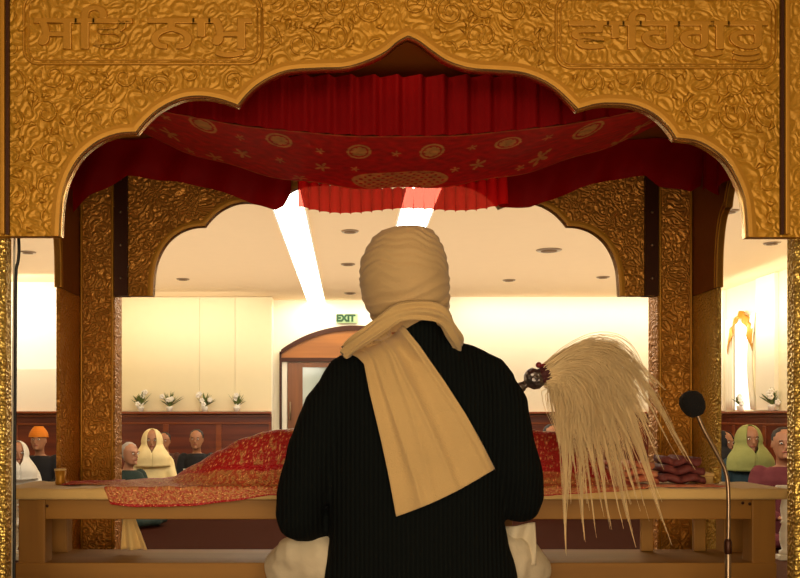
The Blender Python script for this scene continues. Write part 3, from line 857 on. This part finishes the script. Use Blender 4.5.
def add_face_parts(root, hc, fwd, s=1.0):
    f = Vector(fwd).normalized(); r = Vector((f.y, -f.x, 0)); u = Vector((0,0,1))
    for q in (-1, 1):
        c = hc+f*.088*s+r*q*.031*s+u*.006*s
        bm = bmesh.new(); ball(bm, c, .012*s, .012*s, .008*s, 10); e = obj('eye', bm, eye_w, root, True)
        bm = bmesh.new(); ball(bm, c+f*.009*s, .006*s, .005*s, .006*s, 8); obj('iris', bm, eye_b, e, True)
        bm = bmesh.new(); tube(bm, [c+f*.008*s+u*.017*s-r*q*.014*s, c+f*.010*s+u*.020*s, c+f*.004*s+u*.016*s+r*q*.016*s], .0032*s, 6); obj('eyebrow', bm, hair_b, root, True)
    bm = bmesh.new(); tube(bm, [hc+f*.093*s-r*.018*s-u*.058*s, hc+f*.103*s-u*.057*s, hc+f*.093*s+r*.018*s-u*.058*s], .0055*s, 6); obj('mouth', bm, lip_m, root, True)

# ---- the seated man (seen from behind, facing the hall, +Y)
K = 2.4/F
def M(px, py, y=2.42): return Vector(((px-VX)*K, y, CZ+(VY-py)*K))
man = None; WD = 2.62
hc = M(407, 290, 2.42)               # head centre
def man_torso(bm, g):
    rows = [(338,388,440,.060,2.44),(346,372,452,.080,2.445),(353,358,470,.095,2.45),(362,345,487,.108,2.45),(375,335,500,.120,2.45),(392,328,510,.128,2.445),(420,324,512,.130,2.44),
            (450,323,510,.128,2.44),(485,326,507,.125,2.445),(515,329,506,.124,2.45),(545,328,512,.130,2.455),(578,324,521,.140,2.46),(600,322,524,.145,2.465)]
    rg = []
    for py, l, r, dp, yc in rows:
        a, b = M(l, py), M(r, py)
        rg.append(((a.x+b.x)/2, yc, a.z, (b.x-a.x)/2+g, dp+g))
    rg.reverse(); loft(bm, rg, 36, 2.35)
def spec(l): return [Vector(p) for p in l]
L_arm = [M(348,386,2.44), M(330,410,2.43), M(313,450,2.42), M(302,490,2.42), M(298,518,2.44)]
L_rad = [.070,.076,.072,.068,.064]
L_fore = [M(298,519,2.44), arr(-.09,2.52,.70), arr(-.03,2.58,.70)]
LW = arr(.02,2.61,.70)
R_arm = [M(490,384,2.44), M(502,408,2.43), M(508,440,2.42), M(519,475,2.43), M(523,500,2.46)]
R_rad = [.070,.076,.073,.070,.068]
RH = P(503, 399, WD)               # grip
R_fore = [M(523,500,2.46), arr(.455,2.52,.87), arr(.446,2.56,.95)]
RW = arr(.436,2.585,.995)
AX = (P(546,371,WD)-P(503,399,WD)).normalized()
bm = bmesh.new()
rg = [(hc.x, hc.y+oy, hc.z+t, rx, ry) for t, rx, ry, oy in head(None, hc)]
loft(bm, rg, 24); face(bm, hc, (0,1,0))
tube(bm, [hc+arr(0,-.01,-.06), M(412,340,2.43), M(414,365,2.44)], [.058,.058,.07], 16)
man_torso(bm, -.022)
for pts, rd in ((L_arm, L_rad), (R_arm, R_rad)): tube(bm, pts, [r-.02 for r in rd], 12)
tube(bm, L_fore+[LW], [.045,.042,.034,.026], 12); tube(bm, R_fore+[RW], [.047,.043,.034,.026], 12)
hand(bm, LW, (.85,.25,-.15), (0,.1,-1), 1.0, .5, 1)
# gripping hand
pdir = (RW-RH); pdir = (pdir-AX*pdir.dot(AX)).normalized(); q3 = AX.cross(pdir)
tube(bm, [RW, RW.lerp(RH+pdir*.030, .55), RH+pdir*.030], [.027,.032,.030], 12, .75)
tube(bm, [RH+pdir*.030-AX*.028, RH+pdir*.032+AX*.028], .019, 10)
for k, o_ in enumerate((-.031,-.011,.009,.029)):
    pts = []
    for j in range(7):
        a = .25+j*.72; rr_ = .0235-.0006*j
        pts.append(RH+AX*o_+pdir*(rr_*math.cos(a))+q3*(rr_*math.sin(a)))
    tube(bm, pts, [.0098,.0096,.0093,.009,.0085,.0078,.0066], 8)
pts = [RH+pdir*.03+AX*.01-q3*.008]
for j in range(4):
    a = -.5-j*.62; pts.append(RH+AX*(.022+.009*j)+pdir*(.025*math.cos(a))+q3*(.025*math.sin(a)))
tube(bm, pts, [.013,.0115,.0105,.0095,.008], 8)
def legs(bm, g):
    for s, kx in ((-1, -.165), (1, .495)):
        hipx = .02 if s < 0 else .38-.02
        footx = .30 if s < 0 else .02
        yk = 2.60
        tube(bm, [arr(hipx+.05*(-s),2.50,.60), arr((hipx*.45+kx*.55),2.55,.59), arr(kx,yk,.56)], [.085+g,.085+g,.072+g], 14)
        tube(bm, [arr(kx,yk,.555), arr((kx+footx)/2,2.645,.53+(.03 if s > 0 else 0)), arr(footx,2.63,.52+(.05 if s > 0 else 0))], [.066+g,.052+g,.036+g], 14)
legs(bm, -.012)
for s, fx in ((1,.30),(-1,.02)):
    b_ = arr(fx,2.63,.52+(.05 if s < 0 else 0)); tube(bm, [b_, b_+arr(.06*s,-.01,-.012), b_+arr(.14*s,-.02,-.02)], [.034,.034,.024], 12, .7)
body = remesh(bm, .0055, 2)
man = new_obj('person', body, skin, None, True)
tag(man, 'man seen from behind in black ribbed sweater and pale turban, seated holding a whisk', 'person')
add_face_parts(man, hc, (0,1,0))
bm = bmesh.new()
rb = [(hc.x, hc.y+.075, hc.z-.16, .03,.018),(hc.x, hc.y+.080, hc.z-.12, .052,.034),(hc.x, hc.y+.068, hc.z-.08, .062,.045),(hc.x, hc.y+.052, hc.z-.045, .070,.038)]
loft(bm, rb, 20); obj('beard', bm, hair_b, man, True)
# sweater
bm = bmesh.new(); man_torso(bm, 0)
tube(bm, L_arm, L_rad, 16); tube(bm, R_arm, R_rad, 16)
tube(bm, L_fore, [.062,.055,.044], 14); tube(bm, R_fore, [.066,.058,.046], 14)
# shoulders and elbow folds
tube(bm, [M(372,362,2.45), M(346,380,2.44)], [.06,.068], 14); tube(bm, [M(462,362,2.45), M(492,380,2.44)], [.06,.068], 14)
tube(bm, [M(412,336,2.45), M(412,350,2.45)], [.066,.08], 18); tube(bm, [M(436,338,2.41), M(442,352,2.42)], [.046,.06], 16); tube(bm, [M(420,332,2.385), M(418,350,2.40)], [.058,.07], 18)
tube(bm, [M(521,470,2.50), M(527,488,2.52), M(520,508,2.5)], [.045,.052,.045], 14)
tube(bm, [M(510,400,2.46), M(511,430,2.46)], [.045,.05], 14)
tube(bm, [M(298,508,2.44), M(298,528,2.48)], [.052,.046], 14)
sw = remesh(bm, .007, 5)
# soft folds in the knit
def ripple(me, fn):
    ns = [v.normal.copy() for v in me.vertices]; cs = []
    for v, n_ in zip(me.vertices, ns): cs.extend(v.co+n_*fn(v.co))
    me.vertices.foreach_set('co', cs); me.update()
ripple(sw, lambda c: noise.noise(c*9)*.0035+noise.noise(c*22)*.0015)
sweater = new_obj('sweater', sw, sweater_m, man, True); sweater['label'] = 'black vertically ribbed knitted sweater'
bvh = BVHTree.FromPolygons([v.co.copy() for v in sw.vertices], [tuple(p.vertices) for p in sw.polygons])
# trousers / tunic
bm = bmesh.new(); legs(bm, .014)
tube(bm, [arr(.06,2.48,.60), arr(.33,2.48,.60)], [.11,.11], 20, 1)
tube(bm, [M(322,560,2.5), M(294,562,2.54)], [.06,.062], 14)
tube(bm, [M(500,562,2.5), M(520,566,2.54)], [.05,.045], 14)
tr = remesh(bm, .008, 4)
ripple(tr, lambda c: noise.noise(Vector((c.x*30, c.y*9, c.z*14)))*.006)
new_obj('trousers', tr, trouser_m, man, True)
# tunic tail poking from under the sweater at the right
def tail(u, v):
    a = M(503+40*u, 533-6*u+ (30+14*u)*v, 2.50)
    return (a.x, a.y+.012*math.sin(u*9+v*3), a.z)
tl = grid('tunic_tail', 20, 14, tail, trouser_m, man, .004)
# turban
TR = [(226.5,398,416),(228,388,428),(231,379,435),(237,372,440),(246,366,444),(257,361,448),(270,359,450),(285,359.5,451),(298,362,451),(308,366,451),(317,371,450),(326,378,448),(333,384,444)]
def turban_fn(u, v):
    py = interp(v*(len(TR)-1), [(i, t[0]) for i, t in enumerate(TR)])
    l = interp(v*(len(TR)-1), [(i, t[1]) for i, t in enumerate(TR)]); r = interp(v*(len(TR)-1), [(i, t[2]) for i, t in enumerate(TR)])
    a, b = M(l, py), M(r, py); rx = (b.x-a.x)/2; cx = (a.x+b.x)/2
    ry = rx*(1.12-.22*smoothstep((py-290)/35))+.004
    th = u*2*PI
    c, s = math.cos(th), math.sin(th)
    # wound layers: bands that sag at the back, crossing
    zz = a.z
    wob = 1.3*noise.noise(Vector((c*1.6, s*1.6, zz*9)))
    w1 = zz*120+3.4*s+2.4*c*abs(c)+wob*2; w2 = zz*150-4.0*s-5.2*c+wob*2
    bl = smoothstep((zz-1.33-.04*c)/.03)
    amp = .0030*min(1, rx/.06)
    def sw_(p): q_ = (p/(2*PI)) % 1.0; return q_**.6*(1-smoothstep((q_-.85)/.15))-.4
    q = amp*(sw_(w1)*bl+sw_(w2)*(1-bl))+.0012*math.sin(w1*2.3+c*2)*bl+.0012*math.sin(w2*1.7)*(1-bl)
    return (cx+(rx+q-.002)*c, 2.425+(ry+q)*s, zz)
tb = grid('turban', 220, 150, turban_fn, turban_m, man)
tb['label'] = 'pale beige wound turban'
bm = bmesh.new(); ball(bm, M(407,231,2.425)+arr(0,0,-.012), .055,.06,.014, 24); obj('turban_crown', bm, turban_m, tb, True)
# scarf: loop round the neck, then the tail down the back
sc_root = None
loop_c = catmull([M(346,353,2.36), M(361,342,2.32), M(381,328,2.295), M(400,317,2.285), M(422,315,2.285), M(439,321,2.30), M(450,333,2.34), M(457,347,2.40), M(448,362,2.50), M(425,372,2.55), M(395,372,2.55), M(368,362,2.50), M(352,352,2.43), M(345,352,2.36)], 10)
wid = []
def loopf(u, v):
    n_ = len(loop_c)-1; t = u*n_; i = min(int(t), n_-1); p = loop_c[i].lerp(loop_c[i+1], t-i)
    tg = (loop_c[i+1]-loop_c[i]).normalized()
    out = Vector((p.x-M(407,0).x, p.y-2.44, 0)).normalized()
    up = tg.cross(out).normalized()
    if up.z < 0: up = -up
    a = v*2*PI
    w = .019*(1.0+.2*math.sin(u*5)); th = .010
    fold = .0028*math.sin(a*5+u*16)+.002*math.sin(u*37+a)
    return p+up*((w+fold)*math.cos(a))+out*((th+fold)*math.sin(a)+.004*math.sin(math.cos(a)*7+u*9))
scarf = grid('scarf', 200, 36, loopf, scarf_m, man)
scarf['label'] = 'cream woollen scarf looped round the neck with one end down the back'
Ltab = [(0,(346,352)),(.06,(357,357)),(.12,(364,364)),(.25,(369,391)),(.5,(380,437)),(.75,(388,474)),(1,(396,517))]
Rtab = [(0,(400,322)),(.06,(407,330)),(.15,(420,346)),(.35,(444,380)),(.6,(466,414)),(.82,(484,447)),(1,(495,469))]
def tabp(t, tab):
    return interp(t, [(a, p[0]) for a, p in tab]), interp(t, [(a, p[1]) for a, p in tab])
camo = Vector((0,0,CZ))
def back_y(x, z):
    h = bvh.ray_cast(Vector((x, 1.0, z)), Vector((0,1,0)))
    return h[0].y if h[0] else None
def tailf(u, v):
    l = tabp(v, Ltab); r = tabp(v, Rtab)
    bow = 4*math.sin(u*PI)*v
    px = l[0]+(r[0]-l[0])*u; py = l[1]+(r[1]-l[1])*u+bow
    # on the back the surface is nearer than the 2.4 m plane used for M
    d = 2.33
    for _ in range(3):
        q = P(px, py, d); y = back_y(q.x, q.z)
        if y is None: y = 2.36
        d = y-.014
    fold = .020*(1-abs(math.sin(u*PI*1.75+v*.7+.35)))**1.6+.012*(1-abs(math.sin(u*PI*2.9-v*.5+1.2)))**3+.004*math.sin(u*23+v*2)
    e = .0015
    d2 = min(d, 2.40)-.004-fold*(1-.2*v)
    return P(px, py, d2)
o_ = grid('scarf_tail', 90, 120, tailf, scarf_m, scarf, .005)
sm = o_.modifiers.new('sm', 'SMOOTH'); sm.iterations = 4; sm.factor = .5
# cushion below him
bm = bmesh.new(); loft(bm, [(.17,2.5,.441,.36,.26),(.17,2.5,.452,.39,.29),(.17,2.5,.472,.39,.29),(.17,2.5,.485,.36,.26)], 40, 3.2)
tag(obj('floor_cushion', bm, mat('plain_cushion', (150,110,60), .9, var=.15), None, True), 'flat cushion under the seated man in the black sweater', 'cushion')

# ------------------------------------------------------------------ whisk (chaur)
whisk = thing('ceremonial_whisk', P(540,376,WD), 'white long haired ceremonial whisk with silver handle held up by the man', 'whisk')
bm = bmesh.new()
h0 = RH-AX*.10; tube(bm, [h0, RH, RH+AX*.085], [.011,.0125,.0115], 14)
for t in (-.07,.055): tube(bm, [RH+AX*t, RH+AX*(t+.008)], .016, 14)
obj('handle', bm, silver_m, whisk, True)
def along(a0, rows, m, name):
    bm = bmesh.new(); tube(bm, [RH+AX*t for t, r in rows], [r for t, r in rows], 18); obj(name, bm, m, whisk, True)
along(0, [(.080,.012),(.090,.026),(.105,.033),(.120,.031),(.130,.020)], silver_m, 'silver_knob')
HB = P(549,373,WD)
bm = bmesh.new(); cdir = (AX*.8+arr(.5,0,.25)).normalized()
tube(bm, [HB-cdir*.03, HB-cdir*.016, HB-cdir*.006], [.022,.028,.028], 18); obj('ferrule', bm, mat('plum_velvet', (84,34,34), .7, bump=('vor',120,.8), var=.4), whisk, True)
for k in range(3):
    bm = bmesh.new(); c = HB-cdir*.022+arr(0,-.006+.004*k,.030-.004*k)+arr(-.012+.014*k,0,.004); ball(bm, c, .009,.009,.009,10); obj('bead', bm, mat('bead_red%d' % k, (120,30,34), .3), whisk, True)
# hair locks: tips measured, each lock many hairs
tips = [(566,552,1.0),(572,500,.8),(586,538,1.0),(590,510,.7),(598,560,.35),(604,520,.8),(611,532,.7),(560,470,.8),(567,450,1.3),(578,460,1.4),(592,470,1.5),(606,480,1.5),(615,500,1.),(624,528,.9),(637,546,1.0),(632,500,1.2),(618,455,1.5),(634,470,1.4),
        (640,515,.6),(652,535,.8),(672,545,1.0),(662,505,.8),(650,480,1.2),(648,455,1.2),(660,468,.9),(668,486,.7),(684,474,.45),(697,470,.7),(700,458,.4),(690,440,.3),(680,452,.35),(672,440,.4),(660,425,.5),(655,440,.6),(645,430,.8),(640,410,.7)]
hb = bmesh.new(); rh = random.Random(11)
verts = []; faces = []
def bez(p0, d0, tip, lift):
    L_ = (tip-p0).length
    dr = ((tip-p0).normalized()*.62+Vector((0,0,-1))*.42).normalized()
    c1 = p0+d0*lift; c2 = tip-dr*L_*.42; n_ = 15
    return [p0*(1-t)**3+c1*3*(1-t)**2*t+c2*3*(1-t)*t*t+tip*t**3 for t in [i/(n_-1) for i in range(n_)]]
def strand(pts, r0, r1):
    n_ = len(pts); base = len(verts)
    for i, p in enumerate(pts):
        tg = (pts[min(i+1,n_-1)]-pts[max(0,i-1)]).normalized()
        s = tg.cross(Vector((0,1,0))); s = s.normalized() if s.length > 1e-4 else Vector((1,0,0)); w = tg.cross(s)
        r = r0+(r1-r0)*(i/(n_-1))
        for k in range(3):
            a_ = 2*PI*k/3; verts.append(p+s*(r*math.cos(a_))+w*(r*math.sin(a_)))
    for i in range(n_-1):
        for k in range(3):
            k2 = (k+1) % 3
            faces.append((base+i*3+k, base+i*3+k2, base+(i+1)*3+k2, base+(i+1)*3+k))
def lock(tx, ty, cnt, spread, shortmin):
    f0 = max(0, min(1, (tx-562)/130.0))
    dd = min(2.715, 2.63+rh.gauss(0,.025)); tip = P(tx, ty, dd)
    p0 = HB+arr(rh.uniform(-.016,.0), rh.uniform(-.02,.02), -.024+.045*f0+rh.gauss(0,.005))
    d0 = arr(.55+.4*f0, 0, .12+.66*f0).normalized(); lift = (.07+.24*f0)*rh.uniform(.88,1.12)
    path = bez(p0, d0, tip, lift); n_ = len(path)
    for k in range(cnt):
        a = rh.random()*2*PI; m = abs(rh.gauss(0, .55)); ox = math.cos(a)*m*spread; oy = math.sin(a)*m*spread
        pe = rh.uniform(shortmin, 1.0); ph = rh.random()*6.28
        pts = []
        for i in range(n_):
            t = i/(n_-1)*pe*(n_-1); q = min(int(t), n_-2); p = path[q].lerp(path[q+1], t-q)
            tg = (path[q+1]-path[q]).normalized(); sd_ = tg.cross(Vector((0,1,0))); sd_ = sd_.normalized() if sd_.length > 1e-4 else Vector((1,0,0))
            tt = t/(n_-1); w = (.35+1.15*math.sin(PI*min(1, tt*1.15))**1.0)*(1-.6*smoothstep((tt-.5)/.5))
            w2 = .0012*math.sin(tt*14+ph)
            pts.append(p+sd_*(ox*w+w2)+Vector((0,1,0))*(oy*w*.9))
        strand(pts, .0013, .00045)
TIPS = [(566,556,34,.020),(571,505,22,.018),(585,542,32,.020),(590,515,16,.016),(598,545,14,.012),(604,518,20,.016),(612,532,26,.018),
    (636,548,34,.020),(624,530,22,.018),(631,505,24,.018),(652,530,16,.016),(672,546,38,.020),(663,505,18,.014),(641,512,14,.014),
    (560,450,40,.020),(565,475,46,.024),(575,470,50,.026),(585,475,46,.026),(597,478,46,.028),(608,485,44,.028),(618,490,38,.026),(626,470,44,.028),(640,482,36,.024),(649,476,30,.02),
    (575,440,50,.030),(592,445,54,.032),(607,450,54,.032),(620,452,50,.03),(634,450,44,.028),(646,452,26,.018),
    (697,472,26,.016),(688,462,12,.010),(680,462,10,.010),(668,478,14,.012),(660,440,12,.012)]
for tx, ty, c_, sp in TIPS: lock(tx, ty, int(c_*1.25), sp, .68)
for k in range(120):
    f = rh.random()**.8; lock(560+f*98+rh.gauss(0,4), 400+rh.random()*62-f*16, 14, .027, .7)
me = bpy.data.meshes.new('hair'); me.from_pydata([tuple(v) for v in verts], [], faces)
ho = new_obj('hair', me, hair_w, whisk, True); ho['kind'] = 'stuff'; ho['label'] = 'long flowing ivory yak hair'

# ---- people sitting on the hall floor, facing the canopy
def cm(n_, rgb, rgb2=None): return mat(n_, rgb, .85, bump=('noise', 25, .5), var=.2, vscale=10, col2=rgb2)
def sitter(px, top, d, cloth, headgear, hm, lab, turn=0.0, sm_=skin_d, lean=0.0, hands='lap', extra=None, width=1.0, headdy=0, knee=1.0):
    c = P(px, top, d); H = c.z                      # head top height
    s = H/.88
    root0 = Vector((c.x, d, 0))
    fw = Vector((math.sin(turn), -math.cos(turn), 0)); rt = Vector((-fw.y, fw.x, 0))
    def L(x, y, z): return root0+rt*x*s+fw*y*s+Vector((0,0,z*s))
    hcn = L(lean, .04, .755)
    bm = bmesh.new()
    loft(bm, [(hcn.x+fw.x*oy*s, hcn.y+fw.y*oy*s, hcn.z+t*s, rx*s, ry*s) for t, rx, ry, oy in head(None, None)], 16)
    face(bm, hcn, fw, s)
    tube(bm, [hcn-Vector((0,0,.06*s)), L(lean*.6,0,.60), L(lean*.3,0,.52)], [.05*s,.05*s,.06*s], 12)
    def tors(bm, g):
        R_ = []
        for z, w, dp in ((.04,.19,.14),(.12,.18,.13),(.25,.155,.115),(.38,.165,.12),(.48,.175,.11),(.55,.15,.09),(.585,.09,.065)):
            q = L(lean*.6*z, 0, z); R_.append((q.x, q.y, q.z, (w*width+g)*s, (dp+g)*s))
        loft(bm, R_, 20)
    def arms(bm, g, full):
        for q in (-1, 1):
            sh = L(q*.165*width+lean*.3, 0, .53); el = L(q*.23*width, .06, .30)
            wr = L(q*.05, .27, .22) if hands == 'lap' else L(q*.06, .25, .30)
            tube(bm, [sh, sh.lerp(el,.5), el], [(.058+g)*s,(.052+g)*s,(.046+g)*s], 10)
            e2 = wr if full else el.lerp(wr, .85)
            tube(bm, [el, el.lerp(e2,.5), e2], [(.046+g)*s,(.040+g)*s,(.030+g)*s], 10)
    def lg(bm, g):
        for q in (-1, 1):
            kn = L(q*.30*width*knee, .26, .09)
            tube(bm, [L(q*.09,.02,.09), L(q*.2,.15,.10), kn], [(.085+g)*s,(.08+g)*s,(.062+g)*s], 10)
            tube(bm, [kn, L(q*.1,.34,.07), L(-q*.08,.30,.06)], [(.058+g)*s,(.048+g)*s,(.036+g)*s], 10)
    tors(bm, -.015); arms(bm, -.012, True); lg(bm, -.012)
    for q in (-1, 1):
        wr = L(q*.05,.27,.22) if hands == 'lap' else L(q*.06,.25,.30)
        hand(bm, wr, fw*.7-rt*q*.7, Vector((0,0,-1)), s, .45, -q)
    b_ = remesh(bm, .011, 1)
    p = new_obj('person', b_, sm_, None, True); tag(p, lab, 'person', None)
    add_face_parts(p, hcn, fw, s)
    bm = bmesh.new(); tors(bm, .004); arms(bm, .008, False); lg(bm, .006)
    c_ = remesh(bm, .013, 3)
    ripple(c_, lambda c: noise.noise(c*14)*.006)
    g_ = new_obj('clothing', c_, cloth, p, True)
    if headgear == 'turban':
        def tf_(u, v):
            th = u*2*PI; z = .0+.135*v
            r = .098*math.sin(min(1, .62+.40*(1-v))*PI/2)*(math.cos(v*1.25)**.6 if v > 0 else 1)
            z_ = hcn+Vector((0,0,(.03+.115*v-.0*v)*s))
            sawt = ((v*6+.6*math.sin(th)) % 1)*.006
            dir_ = rt*math.cos(th)+(-fw)*math.sin(th)*1.1
            return z_+dir_*((r+sawt)*s)+Vector((0,0,-.018*s*max(0, math.sin(th))*(1-v)))
        t_ = grid('turban', 40, 20, tf_, hm, p)
    elif headgear == 'scarf':
        # veil over head and shoulders, open at the face
        def vf(u, v):
            gp = .15 if v < .5 else .15*(1-smoothstep((v-.5)/.22))-.001
            th = PI*(gp+(2-2*gp)*u)-PI/2          # gap toward the front
            if v < .5:
                t = v/.5; a = t*PI/2
                r = .112*math.sin(a)**.8+.001; z = .755+.128*math.cos(a)-.02*t
                cx_ = lean
            else:
                t = (v-.5)/.5; r = .108+.085*smoothstep(t*1.4); z = .735-.25*t; cx_ = lean*(1-t)
                if t > .3: r *= 1
            dirx, diry = math.cos(th), math.sin(th)
            # th=-pi/2 is the front
            yy = .02+r*(-diry)*(1.05-.30*smoothstep((v-.5)*2))*(1 if diry > 0 or v < .5 else 1.0)+(.03 if v > .6 else 0)
            w = .006*math.sin(th*9+v*4)*v
            return L(cx_+(r+w)*dirx*1.0, yy, z)
        t_ = grid('head_scarf', 60, 30, vf, hm, p, .006)
    else:
        bm = bmesh.new()
        R_ = [(hcn.x-fw.x*.022*s, hcn.y-fw.y*.022*s, hcn.z+t*s, rx*s, ry*s) for t, rx, ry in ((-.07,.05,.05),(-.03,.078,.078),(.02,.084,.090),(.06,.083,.094),(.095,.068,.078),(.122,.03,.038),(.126,.01,.01))]
        loft(bm, R_, 20); t_ = obj('hair', bm, hm, p, True)
    if extra: extra(p, L, s)
    return p
orange = mat('orange_turban', (238,136,20), .8, bump=('noise',60,.3), var=.15)
blackc = cm('black_clothes', (22,20,24)); greenc = cm('dark_green_clothes', (30,46,38)); creamc = cm('cream_shawl', (246,226,170), (226,200,140))
whitec = cm('white_clothes', (236,228,212)); tealc = cm('teal_clothes', (34,58,66)); pinkc = cm('pink_clothes', (84,18,24), (112,46,50)); limec = cm('lime_scarf', (160,162,96), (140,142,74)); redc = cm('red_shirt', (160,40,40)); brownc = cm('brown_clothes', (80,46,34))
sitter(40, 428, 9.6, blackc, 'turban', orange, 'person in orange turban and black clothes sitting left of the left rear pillar', knee=.8)
sitter(17, 441, 8.2, whitec, 'scarf', whitec, 'person in white scarf sitting beside the person in orange turban', turn=.5, knee=.7)
sitter(128, 442, 8.2, greenc, 'hair', hair_g, 'grey haired person in dark green clothes sitting right of the left rear pillar', turn=.9, knee=.8)
sitter(152, 429, 9.5, creamc, 'scarf', creamc, 'person wrapped in a cream yellow shawl and head scarf sitting on the floor', turn=.2, knee=.8)
sitter(165, 432, 11.4, brownc, 'hair', hair_b, 'dark haired person in brown sitting half hidden behind the cream shawl wearer', knee=.6)
def papers(p, L, s):
    bm = bmesh.new(); a = [L(-.10,.30,.30), L(.10,.30,.30), L(.10,.36,.42), L(-.10,.36,.42)]
    vs = [bm.verts.new(v) for v in a]+[bm.verts.new(v+Vector((0,-.006,-.004))) for v in a]
    for f in ((0,1,2,3),(7,6,5,4),(0,4,5,1),(1,5,6,2),(2,6,7,3),(3,7,4,0)): bm.faces.new([vs[i] for i in f])
    tag(obj('booklet', bm, fl_m), 'small pale booklet held by the black clothed person near the red cloth', 'book')
sitter(197, 429, 10.5, blackc, 'hair', hair_b, 'dark haired person in black with a pale booklet, sitting below the ledge flowers', hands='up', extra=papers, knee=.8)
sitter(551, 424, 9.3, pinkc, 'hair', hair_b, 'dark haired person in pink sitting behind the cloth mound beside the whisk', knee=.7)
sitter(748, 425, 8.2, tealc, 'scarf', limec, 'woman in yellow green head scarf and teal top sitting right of the microphone', turn=-.1, knee=.8)
sitter(722, 431, 9.4, blackc, 'scarf', blackc, 'person in black sitting left of the woman in the yellow green scarf', turn=.4, knee=.6)
sitter(783, 427, 7.0, pinkc, 'hair', hair_b, 'dark haired person in pink sitting beside the right front pillar', turn=-.3, knee=.5)

# ------------------------------------------------------------------ camera and light
cam = bpy.data.cameras.new('camera'); co = bpy.data.objects.new('camera', cam); C.objects.link(co)
co.location = (0,0,CZ); co.rotation_euler = (PI/2,0,0)
cam.sensor_width = 36; cam.lens = F/800*36; cam.shift_x = (400-VX)/800; cam.shift_y = (VY-289)/800; cam.clip_end = 60
bpy.context.scene.camera = co
def area(name, loc, rot, sx, sy, power, col):
    l = bpy.data.lights.new(name, 'AREA'); l.shape = 'RECTANGLE'; l.size = sx; l.size_y = sy; l.energy = power; l.color = col
    o = bpy.data.objects.new(name, l); C.objects.link(o); o.location = loc; o.rotation_euler = rot
    return o
warm = (1,.84,.56); cool = (1,.93,.78)
# cove lights that wash the far walls
area('cove_lamp', (3.2,12.6,2.6), (math.radians(35),0,0), 3.4, .12, 13, cool)
area('cove_lamp', (.1,12.95,2.6), (math.radians(35),0,0), 2.2, .10, 7, cool)
area('cove_lamp', (-2.3,12.3,2.5), (math.radians(60),0,0), 2.0, .15, 6, cool)
area('cove_lamp', (-4.7,10.8,2.4), (math.radians(80),0,0), 2.4, .15, 20, cool)
area('cove_lamp', (4.6,10.6,2.3), (math.radians(85),0,math.radians(-90)), 5, .15, 30, cool)
# unseen fill lights added to lift the ceiling and the congregation
area('ceiling_fill', (0,9.2,1.6), (math.radians(180),0,0), 9, 6, 160, (1,.84,.64))
area('hall_fill', (-2.2,4.6,2.4), (math.radians(58),0,0), 3.0, .8, 60, cool)
area('hall_fill', (2.6,4.6,2.4), (math.radians(58),0,0), 3.0, .8, 60, cool)
# room light behind the camera falling on the canopy front
area('room_lamp', (0,-2.6,1.9), (math.radians(88),0,0), 4.5, 1.4, 84, warm)
l_ = bpy.data.lights.new('canopy_fill','POINT'); l_.energy = .3; l_.color = (1,.7,.4); l_.shadow_soft_size = .01  # added hidden fill that brightens the roof above the front valance
lo = bpy.data.objects.new('canopy_fill', l_); C.objects.link(lo); lo.location = (CX, 2.26, 1.975)
area('low_fill', (.1,-.6,.45), (math.radians(115),0,0), 1.6, .5, 34, (1,.74,.48))  # added unseen fill, brightens the underside of the canopy cloth
w = bpy.data.worlds.new('world'); bpy.context.scene.world = w; w.use_nodes = True
w.node_tree.nodes['Background'].inputs[0].default_value = (1,.85,.6,1); w.node_tree.nodes['Background'].inputs[1].default_value = .3
sc = bpy.context.scene
sc.view_settings.view_transform = 'Standard'; sc.view_settings.look = 'None'; sc.view_settings.exposure = 0.0
